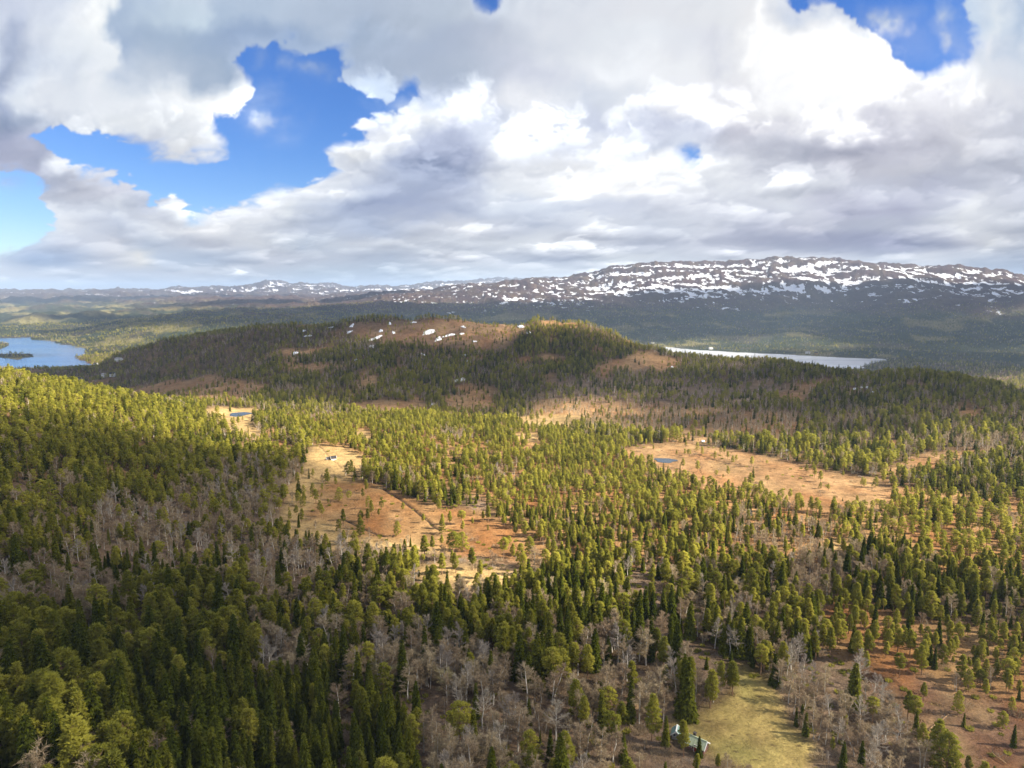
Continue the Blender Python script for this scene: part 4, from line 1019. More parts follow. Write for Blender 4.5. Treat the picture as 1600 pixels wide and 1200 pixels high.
# ------------------------------------------------------------------ the wood as a mass: one object of points per kind, each point an instance
def stand_object(name, label, parts):
    """parts: list of (tree table, mask, kind, lod)"""
    cos, rots, scls, idxs, lods = [], [], [], [], []
    cols = []
    for t, m, kind, lod in parts:
        n = int(m.sum())
        if n == 0: continue
        ck = (kind, lod)
        if ck not in cols: cols.append(ck)
        cos.append(np.stack([t['x'][m], t['y'][m], t['z'][m] - .15], -1)); s = t['h'][m] / 10.0
        wide = 1.0 if lod < 2 else (1.15 if t is far_t else 1.5)
        scls.append(np.stack([s * t['fat'][m] * wide, s * t['fat'][m] * wide, s], -1))
        rots.append(np.stack([np.zeros(n), np.zeros(n), t['yaw'][m]], -1))
        idxs.append(t['v'][m] % STANDS[ck][1]); lods.append(np.full(n, cols.index(ck)))
    if not cos: return
    co = np.concatenate(cos).astype(np.float32); n = len(co)
    me = bpy.data.meshes.new(name); me.vertices.add(n); me.vertices.foreach_set('co', co.ravel())
    a = me.attributes.new('turn', 'FLOAT_VECTOR', 'POINT'); a.data.foreach_set('vector', np.concatenate(rots).astype(np.float32).ravel())
    a = me.attributes.new('size', 'FLOAT_VECTOR', 'POINT'); a.data.foreach_set('vector', np.concatenate(scls).astype(np.float32).ravel())
    a = me.attributes.new('which', 'INT', 'POINT'); a.data.foreach_set('value', np.concatenate(idxs).astype(np.int32))
    a = me.attributes.new('lod', 'INT', 'POINT'); a.data.foreach_set('value', np.concatenate(lods).astype(np.int32))
    me.update()
    o = bpy.data.objects.new(name, me); COL.objects.link(o)
    o['kind'] = 'stuff'; o['label'] = label
    ng = bpy.data.node_groups.new(name, 'GeometryNodeTree')
    ng.interface.new_socket(name='Geometry', in_out='INPUT', socket_type='NodeSocketGeometry')
    ng.interface.new_socket(name='Geometry', in_out='OUTPUT', socket_type='NodeSocketGeometry')
    gi = ng.nodes.new('NodeGroupInput'); go = ng.nodes.new('NodeGroupOutput'); jn_ = ng.nodes.new('GeometryNodeJoinGeometry')
    def attr(nm, typ):
        q = ng.nodes.new('GeometryNodeInputNamedAttribute'); q.data_type = typ; q.inputs['Name'].default_value = nm
        return next(s for s in q.outputs if s.enabled and s.name == 'Attribute')
    for k, ck in enumerate(cols):
        ip = ng.nodes.new('GeometryNodeInstanceOnPoints'); ci = ng.nodes.new('GeometryNodeCollectionInfo')
        ci.inputs['Collection'].default_value = STANDS[ck][0]; ci.inputs['Separate Children'].default_value = True; ci.inputs['Reset Children'].default_value = True
        ip.inputs['Pick Instance'].default_value = True
        cmp_ = ng.nodes.new('FunctionNodeCompare'); cmp_.data_type = 'INT'; cmp_.operation = 'EQUAL'
        ng.links.new(attr('lod', 'INT'), cmp_.inputs[2]); cmp_.inputs[3].default_value = k
        ng.links.new(cmp_.outputs[0], ip.inputs['Selection'])
        ng.links.new(gi.outputs[0], ip.inputs['Points']); ng.links.new(ci.outputs[0], ip.inputs['Instance'])
        ng.links.new(attr('which', 'INT'), ip.inputs['Instance Index'])
        e2r = ng.nodes.new('FunctionNodeEulerToRotation'); ng.links.new(attr('turn', 'FLOAT_VECTOR'), e2r.inputs[0]); ng.links.new(e2r.outputs[0], ip.inputs['Rotation'])
        ng.links.new(attr('size', 'FLOAT_VECTOR'), ip.inputs['Scale'])
        ng.links.new(ip.outputs[0], jn_.inputs[0])
    ng.links.new(jn_.outputs[0], go.inputs[0])
    md = o.modifiers.new('stand', 'NODES'); md.node_group = ng
    return o

# the 300 of each kind that show largest become trees of their own
LIMIT = 300
sel = np.zeros(len(near_t['x']), bool)
hx, hy = near_t['px'], near_t['py']
tipx, tipy = world_to_pix(near_t['x'], near_t['y'], near_t['z'] + near_t['h'])
inview = (hx > 0) & (hx < 1600) & (tipy < 1190) & (tipy > 0)
slant = np.hypot(near_t['d'], CAM_H)
for k in range(5):
    m = inview & (near_t['k'] == k)
    score = np.where(m, near_t['h'] * near_t['fat'] / slant, -1)
    top = np.argsort(-score)[:LIMIT]; top = top[score[top] > 0]
    sel[top] = True
print('trees near/mid/far/vfar', len(near_t['x']), len(mid_t['x']), len(far_t['x']), len(vfar_t['x']), 'own', int(sel.sum()))
full = near_t['d'] < 330
for k, nm, lb in ((0, 'spruce_forest', 'dark pointed spruces filling the valley and the slopes'), (1, 'pine_forest', 'yellow green pines covering the valley floor and the slopes'),
                  (2, 'birch_forest', 'bare grey brown birches between the conifers'), (3, 'aspen_forest', 'pale bare aspens scattered among the birches')):
    parts = [(near_t, ~sel & full & (near_t['k'] == k), KN[k], 0), (near_t, ~sel & ~full & (near_t['k'] == k), KN[k], 1 if k < 2 else 0),
             (mid_t, (mid_t['k'] == k), KN[k], 1), (far_t, far_t['k'] == k, KN[k], 2), (vfar_t, vfar_t['k'] == k, KN[k], 2)]
    stand_object(nm, lb, parts)

# ------------------------------------------------------------------ trees of their own
LAND = [  # (x, y in the photograph, words that place a stand of trees)
 (30,1180,'in the lower left corner'),(30,1100,'near the lower left corner'),(20,1020,'at the lower left edge'),(30,930,'on the brown left slope'),(30,850,'high on the left slope'),
 (110,1180,'just in from lower left corner'),(110,1090,'in the lower left wood'),(120,1010,'below the brown birch slope'),(130,930,'on the brown birch slope'),(150,840,'above the brown birch slope'),
 (190,1190,'left of the dark spruce stand'),(200,1110,'above left of dark spruce stand'),(210,1030,'amid the lower left wood'),(230,900,'beside the lone slope spruce'),(250,820,'at the pale birch slope top'),
 (280,1190,'at left of dark spruce stand'),(290,1120,'behind the left dark spruces'),(300,1040,'in the mixed wood left'),(310,950,'under the pale birch slope'),(330,860,'in the pale birch slope'),
 (370,1190,'bottom edge, left dark spruces'),(380,1120,'behind the dark spruce stand'),(390,1040,'left of the central birches'),(400,950,'below the left hillside'),(400,870,'at the left hillside foot'),
 (460,1190,'bottom edge of dark spruce stand'),(470,1130,'amid the dark spruce stand'),(460,1060,'at left of central birches'),(480,980,'above the central birches, left'),(480,900,'below the curved straw strip'),
 (550,1190,'bottom edge, middle dark spruces'),(550,1120,'at top of dark spruce stand'),(540,1050,'among the central birches'),(560,960,'by the lone dark spruce'),(570,890,'between straw strip and wood'),
 (630,1190,'at right of dark spruces'),(640,1120,'at the small brown glade'),(620,1050,'by the big pale willow'),(640,960,'below the straw clearing, left'),(650,900,'at the left straw clearing end'),
 (710,1190,'bottom edge, central birch scrub'),(710,1120,'below the yellowish willow'),(710,1050,'behind the yellowish willow'),(720,970,'below the straw clearing'),(720,900,'in the straw clearing'),
 (790,1190,'bottom edge, middle of frame'),(800,1110,'in the middle birch scrub'),(790,1040,'above the middle birch scrub'),(800,960,'below the straw clearing, right'),(800,880,'at the orange bog foot'),
 (880,1190,'bottom edge, left of cabin'),(880,1110,'in scrub left of cabin'),(880,1030,'above scrub left of cabin'),(880,960,'in the middle dark wood'),(880,880,'right of the orange bog'),
 (960,1180,'near left of the cabin'),(960,1110,'by the glade above the cabin'),(960,1030,'above the cabin glade'),(970,950,'amid the middle dark wood'),(970,880,'in the lower golden wood'),
 (1030,1170,'beside the turquoise roofed shed'),(1070,1110,'just behind the green roofed cabin'),(1050,1030,'among grey birches above cabin'),(1060,950,'right of middle dark wood'),(1060,880,'right in lower golden wood'),
 (1090,1190,'in front of the cabin'),(1120,1060,'at left edge of meadow'),(1140,1000,'above the green meadow'),(1150,930,'far above the green meadow'),
 (1180,1015,'behind the meadow top'),(1240,1030,'at the meadow top right'),(1240,950,'above meadow, in dark wood'),(1240,880,'below the tan bog'),
 (1290,1200,'at the meadow foot'),(1260,1100,'along the meadow right edge'),(1310,1060,'in the pale aspen row'),(1330,990,'by the small straw patches'),(1330,900,'in the right spruce wood'),
 (1370,1190,'bottom edge, right birch thicket'),(1380,1120,'at the red brown clearing edge'),(1400,1050,'top of the red brown clearing'),(1400,980,'above the red brown clearing'),(1420,900,'amid the right spruce wood'),
 (1460,1190,'bottom edge, right of thicket'),(1470,1130,'beside the fallen pine log'),(1490,1050,'in open pines far right'),(1490,980,'behind the open pines'),(1500,900,'right in the spruce wood'),
 (1560,1180,'in the lower right corner'),(1570,1100,'at the right edge clearing'),(1570,1030,'at the right edge pines'),(1570,960,'at the right edge wood'),(1570,880,'high at the right edge'),
]
LXY = np.array([(a[0], a[1]) for a in LAND], float)
ORD = 'first second third fourth fifth sixth seventh eighth ninth tenth eleventh twelfth thirteenth fourteenth fifteenth sixteenth seventeenth eighteenth nineteenth twentieth'.split()
BASE = {'spruce_tree': 'spruce', 'pine_tree': 'pine', 'birch_tree': 'bare birch', 'aspen_tree': 'pale aspen', 'willow_tree': 'yellowish round willow'}
own = np.where(sel)[0]
near_area = np.argmin((near_t['px'][:, None] - LXY[None, :, 0]) ** 2 + ((near_t['py'][:, None] - LXY[None, :, 1]) * 1.15) ** 2, 1)
labels = {}
for k in range(5):
    for a in range(len(LAND)):
        mem = [i for i in own if near_t['k'][i] == k and near_area[i] == a]
        if not mem: continue
        # front to back rows, then left to right
        nrow = 1 if len(mem) <= 5 else (2 if len(mem) <= 12 else (3 if len(mem) <= 36 else 4))
        mem.sort(key=lambda i: -near_t['py'][i])
        step = math.ceil(len(mem) / nrow)
        for rw in range(nrow):
            row = sorted(mem[rw * step:(rw + 1) * step], key=lambda i: near_t['px'][i])
            rn = ('',) if nrow == 1 else (('front row', 'back row') if nrow == 2 else (('front row', 'middle row', 'back row') if nrow == 3 else ('front row', 'second row', 'third row', 'back row')))
            for c, i in enumerate(row):
                h = near_t['h'][i]; f = near_t['fat'][i]
                size = ('tall ' if h > 14.5 else 'small ' if h < 7 else '') + ('broad ' if f > 1.25 else 'slim ' if f < 1.03 else '')
                nm = size + BASE[KN5[k]]
                if len(mem) == 1: lab = 'only %s %s' % (nm, LAND[a][2])
                else:
                    pos = ('leftmost' if c == 0 else ORD[min(c, 19)] + ' from left') if len(row) > 1 else 'the one'
                    lab = '%s, %s%s, %s' % (nm, pos, (' in ' + rn[rw]) if rn[rw] else '', LAND[a][2])
                labels[i] = lab
GROUP = {'spruce_tree': 'spruces of the near wood', 'pine_tree': 'pines of the near wood', 'birch_tree': 'bare birches of the near wood', 'aspen_tree': 'pale bare aspens', 'willow_tree': 'yellowish willows'}
for i in own:
    kd = KN5[near_t['k'][i]]
    crown, tk = PARTS[kd][near_t['v'][i] % NVAR[kd]]
    e = bpy.data.objects.new(kd, None); e.empty_display_size = 0.5; COL.objects.link(e)
    s = near_t['h'][i] / 10.0; f = near_t['fat'][i]
    e.location = (near_t['x'][i], near_t['y'][i], near_t['z'][i] - .12)
    e.rotation_euler = (rng.normal(0, .015), rng.normal(0, .015), near_t['yaw'][i]); e.scale = (s * f, s * f, s)
    e['label'] = labels[i]; e['category'] = kd.replace('_', ' '); e['group'] = GROUP[kd]
    for nm, me in (('crown', crown), ('trunk', tk)):
        o = bpy.data.objects.new(nm, me); COL.objects.link(o); o.parent = e

# ------------------------------------------------------------------ undergrowth
def clump_protos():
    col = bpy.data.collections.new('undergrowth_shapes')
    mats = [M['birch'], M['pine'], M['aspen'], M['spruce']]
    heather = foliage_mat('heather', (.06, .035, .022), (.10, .055, .03), (.16, .09, .045), .15)
    tuss = foliage_mat('dry_grass', (.24, .16, .07), (.36, .25, .11), (.46, .34, .15), .3)
    specs = [('a_twigs', M['birch'], 1.5, 1.6, 150, .06), ('b_twigs', M['aspen'], 1.1, 1.2, 110, .05), ('c_juniper', M['pine'], .7, .9, 90, .25), ('d_heather', heather, .9, .35, 90, .22), ('e_heather', heather, 1.5, .28, 120, .26), ('f_grass', tuss, .8, .35, 90, .14), ('g_grass', tuss, 1.3, .3, 130, .16)]
    for k, (nm, mt, rad, hh, n, wd) in enumerate(specs):
        r = np.random.default_rng(700 + k); T = Tris()
        th = r.uniform(0, 6.28, n); q = rad * np.sqrt(r.random(n))
        base = np.stack([q * np.cos(th), q * np.sin(th), r.uniform(-.1, .35, n) * hh], -1)
        d = unit(np.stack([np.cos(th) * .5, np.sin(th) * .5, np.full(n, 1.0)], -1) + r.normal(0, .4, (n, 3)))
        ln = r.uniform(.5, 1.0, n) * hh
        T.add(spikes(r, base, d, ln, np.full(n, wd)), r.random(n))
        o = bpy.data.objects.new(nm, T.mesh(nm, mt)); col.objects.link(o)
    return col, len(specs)
UCOL, UN = clump_protos()
def undergrowth():
    r = np.random.default_rng(55)
    P = []
    for (r0, r1, cell) in ((120, 300, 2.6), (300, 560, 4.0)):
        xr = math.sin(math.radians(42)) * r1
        X, Y = np.meshgrid(np.arange(-xr, xr, cell), np.arange(r0 * .6, r1, cell))
        X = (X + r.uniform(-.5, .5, X.shape) * cell).ravel(); Y = (Y + r.uniform(-.5, .5, Y.shape) * cell).ravel()
        D = np.hypot(X, Y); m = (D >= r0) & (D < r1) & (np.abs(np.arctan2(X, Y)) < math.radians(41)); X, Y, D = X[m], Y[m], D[m]
        Z = h_at(X, Y); px, py, gid, den, w = cover(X, Y, Z, D)
        pr = np.select([gid == MEADOW, gid == STRAW, np.isin(gid, (BOG, TAN)), gid == CLEAR, gid == BROWN], [.05, .2, .5, .8, .8], .6)
        k = r.random(len(X)) < pr
        for c in CLEAR_SPOTS: k &= np.hypot(X - c.x, Y - c.y) > 4
        for c, rx, ry, _ in pools: k &= np.hypot((X - c.x) / (rx + 2), (Y - c.y) / (ry * 2.2 + 2)) > 1.15
        X, Y, Z, gid, w = X[k], Y[k], Z[k], gid[k], w[k]
        u = r.random(len(X)); bog = np.isin(gid, (BOG, TAN, CLEAR, STRAW, MEADOW))
        which = np.where(bog, np.select([u < .06, u < .14, u < .45, u < .62, u < .82], [0, 2, 3, 4, 5], 6), np.select([u < .10 + .45 * w[:, 2], u < .2 + .5 * w[:, 2], u < .75, u < .9], [0, 1, 2, 3], 4))
        P.append(np.stack([X, Y, Z - .05, which, r.uniform(.6, 1.3, len(X)), r.uniform(0, 6.28, len(X))], -1))
    P = np.concatenate(P); n = len(P)
    t = dict(x=P[:, 0], y=P[:, 1], z=P[:, 2], h=P[:, 4] * 10, fat=np.ones(n), yaw=P[:, 5], v=P[:, 3].astype(int))
    STANDS['undergrowth', 0] = (UCOL, UN)
    stand_object('undergrowth', 'low heather, dry grass tufts and bare shrubs between the trees', [(t, np.ones(n, bool), 'undergrowth', 0)])
undergrowth()

# ------------------------------------------------------------------ simple paints
def paint(name, col, rough=.7, var=.25, scale=2.0, spec=.3):
    m, nt = new_mat(name)
    out = nt.nodes.new('ShaderNodeOutputMaterial'); bs = nt.nodes.new('ShaderNodeBsdfPrincipled')
    tc = nt.nodes.new('ShaderNodeTexCoord')
    n = noise_node(nt, tc.outputs['Object'], scale, 5, .65)
    c = mixc(nt, ramp(nt, n, [(.3, 0.0), (.7, 1.0)]), tuple(v * (1 - var) for v in col), tuple(min(1, v * (1 + var * .6)) for v in col))
    L(nt, c, bs.inputs['Base Color']); bs.inputs['Roughness'].default_value = rough; bs.inputs['Specular IOR Level'].default_value = spec
    L(nt, bs.outputs[0], out.inputs[0]); return m
P_GREEN = paint('green_sheet_roof', (.42, .48, .32), .55, .2, 1.2); P_TURQ = paint('turquoise_roof', (.24, .38, .34), .5, .2, 1.2)
P_WHITE = paint('white_paint', (.78, .78, .76), .6, .06); P_WALL = paint('brown_log_wall', (.20, .105, .085), .8, .35, 3); P_RED = paint('red_paint', (.30, .06, .04), .7, .2)
P_DARK = paint('dark_tarred_roof', (.045, .042, .045), .8, .3); P_GREY = paint('weathered_grey_wood', (.34, .32, .30), .85, .3, 3); P_GLASS = paint('window_glass', (.05, .07, .09), .15, .1, 1, .6)
P_LOG = paint('bare_log', (.42, .26, .13), .8, .3, 2); P_BRICK = paint('chimney_stone', (.09, .075, .07), .9, .3, 4); P_OCHRE = paint('ochre_paint', (.42, .28, .10), .7, .15)

def box_tris(x0, x1, y0, y1, z0, z1):
    v = [(x0,y0,z0),(x1,y0,z0),(x1,y1,z0),(x0,y1,z0),(x0,y0,z1),(x1,y0,z1),(x1,y1,z1),(x0,y1,z1)]
    f = [(0,3,2,1),(4,5,6,7),(0,1,5,4),(1,2,6,5),(2,3,7,6),(3,0,4,7)]
    return v, f
def mesh_obj(name, solids, mat, parent):
    V, F = [], []
    for v, f in solids:
        b = len(V); V += list(v); F += [tuple(b + i for i in q) for q in f]
    me = bpy.data.meshes.new(name); me.from_pydata(V, [], F); me.materials.append(mat); me.update()
    o = bpy.data.objects.new(name, me); COL.objects.link(o); o.parent = parent
    return o
def slab(p, q, r_, s, th):
    """a plate through four corners, th thick along its normal"""
    p, q, r_, s = map(Vector, (p, q, r_, s)); n = (q - p).cross(s - p).normalized() * th
    v = [tuple(a) for a in (p, q, r_, s)] + [tuple(a + n) for a in (p, q, r_, s)]
    return v, [(3,2,1,0),(4,5,6,7),(0,1,5,4),(1,2,6,5),(2,3,7,6),(3,0,4,7)]
def house(name, loc, yaw, Lx, Wy, wall_h, rise, roof_mat, wall_mat, label, cat, group=None, over=.35, chimney=None, detail=True):
    e = bpy.data.objects.new(name, None); COL.objects.link(e); e.location = loc; e.rotation_euler = (0, 0, yaw)
    e['label'] = label; e['category'] = cat
    if group: e['group'] = group
    a, b = Lx / 2, Wy / 2
    v, f = box_tris(-a, a, -b, b, -.8, wall_h)
    gab = ([(-a,-b,wall_h),(-a,b,wall_h),(-a,0,wall_h+rise),(a,-b,wall_h),(a,b,wall_h),(a,0,wall_h+rise)], [(0,2,1),(3,4,5),(0,3,5,2),(1,2,5,4)])
    if detail:
        # gables and long walls are logs laid one on another
        mesh_obj('wall', [(v, f), gab], wall_mat, e)
        nlog = int(wall_h / .24)
        for k in range(nlog):
            z = .05 + k * .24
            lg = []
            for y in (-b - .05, b - .03):
                lg.append(box_tris(-a - .14, a + .14, y, y + .08, z, z + .2))
            for x in (-a - .05, a - .03):
                lg.append(box_tris(x, x + .08, -b + .06, b - .06, z + .012, z + .212))
            mesh_obj('wall_log', lg, wall_mat, e)
    else: mesh_obj('wall', [(v, f), gab], wall_mat, e)
    dz = rise / b * over
    r1 = slab((-a-over,-b-over,wall_h-dz+.03),(a+over,-b-over,wall_h-dz+.03),(a+over,0,wall_h+rise+.03),(-a-over,0,wall_h+rise+.03), .10)
    r2 = slab((a+over,b+over,wall_h-dz+.03),(-a-over,b+over,wall_h-dz+.03),(-a-over,0,wall_h+rise+.03),(a+over,0,wall_h+rise+.03), .10)
    rf = mesh_obj('roof', [r1, r2], roof_mat, e)
    if detail:
        nb = max(3, int(Lx / .6)); rib = []
        for k in range(nb + 1):
            x = -a - over + .02 + (Lx + 2 * over - .08) * k / nb
            rib.append(slab((x,-b-over,wall_h-dz+.15),(x+.05,-b-over,wall_h-dz+.15),(x+.05,-.02,wall_h+rise+.15),(x,-.02,wall_h+rise+.15),.04))
            rib.append(slab((x+.05,b+over,wall_h-dz+.15),(x,b+over,wall_h-dz+.15),(x,.02,wall_h+rise+.15),(x+.05,.02,wall_h+rise+.15),.04))
        mesh_obj('roof_seams', rib, roof_mat, e)
        for sx in (-1, 1):
            x0, x1 = sorted((sx * (a + over + .01), sx * (a + over + .12)))
            bb = []
            for sy in (-1, 1):
                p0 = Vector((0, sy * (b + over), wall_h - dz)); p1 = Vector((0, 0, wall_h + rise))
                vv = [(x0, p0.y, p0.z - .12), (x0, p1.y, p1.z - .12), (x0, p1.y, p1.z + .2), (x0, p0.y, p0.z + .2)]
                bb.append((vv + [(x1, y, z) for _, y, z in vv], [(3,2,1,0),(4,5,6,7),(0,1,5,4),(1,2,6,5),(2,3,7,6),(3,0,4,7)]))
            mesh_obj('bargeboard', bb, P_WHITE, e)
        mesh_obj('ridge_cap', [box_tris(-a - over, a + over, -.16, .16, wall_h + rise + .12, wall_h + rise + .24)], P_WHITE if roof_mat is P_TURQ else roof_mat, e)
    def opening(nm, x, z, w_, h_, side):
        if side == 'gable': s1 = box_tris(a + .06, a + .13, x - w_/2, x + w_/2, z, z + h_); s2 = box_tris(a + .131, a + .15, x - w_/2 + .09, x + w_/2 - .09, z + .09, z + h_ - .09)
        else: s1 = box_tris(x - w_/2, x + w_/2, -b - .13, -b - .06, z, z + h_); s2 = box_tris(x - w_/2 + .09, x + w_/2 - .09, -b - .15, -b - .131, z + .09, z + h_ - .09)
        if nm == 'door':
            d = mesh_obj('door', [s2], P_RED, e); mesh_obj('frame', [s1], P_WHITE, d)
        else:
            d = mesh_obj('window', [s2], P_GLASS, e); mesh_obj('frame', [s1], P_WHITE, d)
    opening('window', -b * .45, .9, .8, .9, 'gable')
    if Lx > 3.5:
        opening('window', -a * .55, .9, .9, .8, 'long'); opening('door', a * .1, .05, .9, 1.9, 'long')
    if chimney: mesh_obj('chimney', [box_tris(chimney - .3, chimney + .3, .25, .85, wall_h + rise * .4, wall_h + rise + .75), box_tris(chimney - .36, chimney + .36, .19, .91, wall_h + rise + .752, wall_h + rise + .85)], P_BRICK, e)
    return e
c = ground_at(1089, 1170, 120, 300)
house('cabin', (c.x, c.y, c.z), math.radians(-38), 4.2, 2.9, 1.7, 1.1, P_GREEN, P_WALL, 'log cabin with pale green roof and white bargeboards at the meadow edge', 'cabin', chimney=-.9)
c2 = ground_at(1057, 1152, 120, 300)
house('shed', (c2.x, c2.y, c2.z), math.radians(-110), 2.1, 1.9, 1.5, .8, P_TURQ, P_GREY, 'small shed with turquoise roof and white edges behind the pine by the cabin', 'shed')
c3 = ground_at(521, 719, 300, 600)
house('hay_barn', (c3.x, c3.y, c3.z), math.radians(25), 3.0, 2.5, 1.7, .95, P_DARK, P_WHITE, 'small white barn with dark roof alone on the straw field', 'barn')
house('lean_to_shed', (c3.x - 3.4, c3.y - .6, c3.z), math.radians(35), 2.0, 2.0, 1.4, .7, P_DARK, P_GREY, 'tiny dark shed against the left side of the field barn', 'shed')
FAR_H = [(150,572,9,6,P_DARK,P_WHITE,'white boathouse on the shore of the blue lake'),(186,565,14,8,P_GREY,P_WHITE,'pale farmhouse in the clearing beyond the blue lake shore'),(124,597,9,7,P_DARK,P_GREY,'grey house half hidden in woods below the blue lake'),
 (163,590,10,7,P_GREY,P_WHITE,'left of two white houses above the tan heath'),(176,589,8,6,P_DARK,P_WHITE,'right of two white houses above the tan heath'),
 (1110,546,16,8,P_GREY,P_WHITE,'white building at the left end of the silvery lake'),(1020,537,12,8,P_DARK,P_WHITE,'white house in the dark woods left of the silvery lake'),(1262,553,14,8,P_GREY,P_WHITE,'pale house on the far shore of the silvery lake'),(1275,554,10,7,P_DARK,P_OCHRE,'ochre house on the far shore of the silvery lake')]
for x, y, lx, wy, rm, wm, lb in FAR_H:
    q = ground_at(x, y, 900, 3500)
    house('house', (q.x, q.y, q.z + 1.5), float(rng.uniform(-.5, .5)), lx, wy, 4.2, 2.6, rm, wm, lb, 'house', 'houses by the lakes', detail=False)

# ------------------------------------------------------------------ fallen pines
def fallen(px1, py1, px2, py2, rad, label):
    a, b = ground_at(px1, py1, 120, 400), ground_at(px2, py2, 120, 400)
    L_ = (b - a).length
    e = bpy.data.objects.new('fallen_log', None); COL.objects.link(e); e.location = a; e['label'] = label; e['category'] = 'log'; e['group'] = 'fallen pines in the clearing'
    d = b - a; r = np.random.default_rng(int(px1))
    path = [np.array(d * t) + np.array([0, 0, .35 + .5 * t + .08 * math.sin(t * 7)]) for t in (0, .2, .45, .7, .9, 1)]
    T = tube(path, [rad, rad * .9, rad * .8, rad * .6, rad * .4, .04], 7)
    o = bpy.data.objects.new('trunk', tri_mesh('trunk', T, P_LOG)); COL.objects.link(o); o.parent = e
    br = []
    for k in range(9):
        t = .45 + .06 * k; p = path[0] + np.array(d) * t + np.array([0, 0, .6]); q = p + np.array([r.normal(0, .7), r.normal(0, .7), r.uniform(.3, 1.2)])
        br.append(tube([p, q], [.05, .015], 3))
    o = bpy.data.objects.new('branches', tri_mesh('branches', np.concatenate(br), P_GREY)); COL.objects.link(o); o.parent = e
fallen(1451, 1143, 1482, 1121, .22, 'pale fallen pine log lying in the red brown clearing')
fallen(1572, 1196, 1548, 1180, .16, 'short grey fallen log near the lower right corner')
fallen(1300, 1142, 1322, 1158, .16, 'leaning dead stem in the thicket beside the meadow')

# ------------------------------------------------------------------ snow lying on the wooded hill
P_SNOW = paint('old_snow', (.92, .93, .95), .7, .06, .3, .2)
SNOW = [(669,520,9,3.2,-.3),(685,530,7,2.6,-.3),(702,524,8,2,-.25),(674,517,5,2.6,0),(586,529,10,2.4,-.35),(595,517,3,2.2,-.8),(615,520,2.4,2.2,-.6),(609,506,3,2,0),(550,509,4,2,-.4),(546,519,5,1.2,-.3),(482,525,5,1.6,-.1),(461,552,4,3,0),(581,542,3,3,-.8),(607,543,1.6,2.2,0),(556,562,2.4,1.6,0),(661,554,3.2,1.6,.4),(719,594,8,3.4,-.3),(727,555,3,1.2,0),(731,565,5,1.6,.1),(724,511,3.6,1.4,0),(721,522,3,1.6,0),(741,534,3,1.2,0),(646,504,4,1,0),(676,633,2.4,2,0),(812,510,8,2,.1),(826,520,3,3.4,-.8),(815,531,2.6,1.6,0),(1050,574,2.2,1,0),(475,517,2.4,1.6,0),(517,512,4,1,-.2),(1220,703.5,11,1.3,.05),(1336,608,3,1.2,0),(1356,606,3.4,1,0),(1346,606,2,1.2,0),(1365,613,2.6,1.2,0),(1098,690,2,1,0)]
for n_, (px, py, rx, ry, rot) in enumerate(SNOW):
    r = np.random.default_rng(900 + n_); K = 26; ph = r.uniform(0, 6.28, 4)
    ring = []
    for k in range(K):
        t = k / K * 2 * math.pi
        q = 1 + .30 * math.sin(2 * t + ph[0]) + .22 * math.sin(3 * t + ph[1]) + .16 * math.sin(5 * t + ph[2]) + .12 * math.sin(9 * t + ph[3])
        dx, dy = rx * q * math.cos(t), ry * .9 * q * math.sin(t)
        ring.append((px + dx * math.cos(rot) - dy * math.sin(rot), py + dx * math.sin(rot) + dy * math.cos(rot)))
    c = ground_at(px, py, 400, 2200)
    V = []
    for s in (1.0, .8, .45, 0.0):
        if s == 0: V.append((c.x, c.y)); break
        for x, y in ring:
            # carry the outline to the slope at the centre's distance
            g_ = ground_at(px + (x - px) * s, py + (y - py) * s, 400, 2200)
            g_ = Vector(g_)
            v2 = Vector((g_.x - c.x, g_.y - c.y)); lim = 55
            if v2.length > lim: v2 = v2.normalized() * lim
            V.append((c.x + v2.x, c.y + v2.y))
    Z = h_at(np.array([v[0] for v in V]), np.array([v[1] for v in V]))
    verts = [(v[0] - c.x, v[1] - c.y, z - c.z + (.9 if i >= K else -.4)) for i, (v, z) in enumerate(zip(V, Z))]
    F = []
    for lv in (0, 1):
        for k in range(K): F.append((lv * K + k, lv * K + (k + 1) % K, (lv + 1) * K + (k + 1) % K, (lv + 1) * K + k))
    for k in range(K): F.append((2 * K + k, 2 * K + (k + 1) % K, 3 * K))
    me = bpy.data.meshes.new('snow_patch'); me.from_pydata(verts, [], F); me.materials.append(P_SNOW); me.update()
    for p in me.polygons: p.use_smooth = True
    o = bpy.data.objects.new('snow_patch', me); COL.objects.link(o); o.location = c; o['kind'] = 'structure'

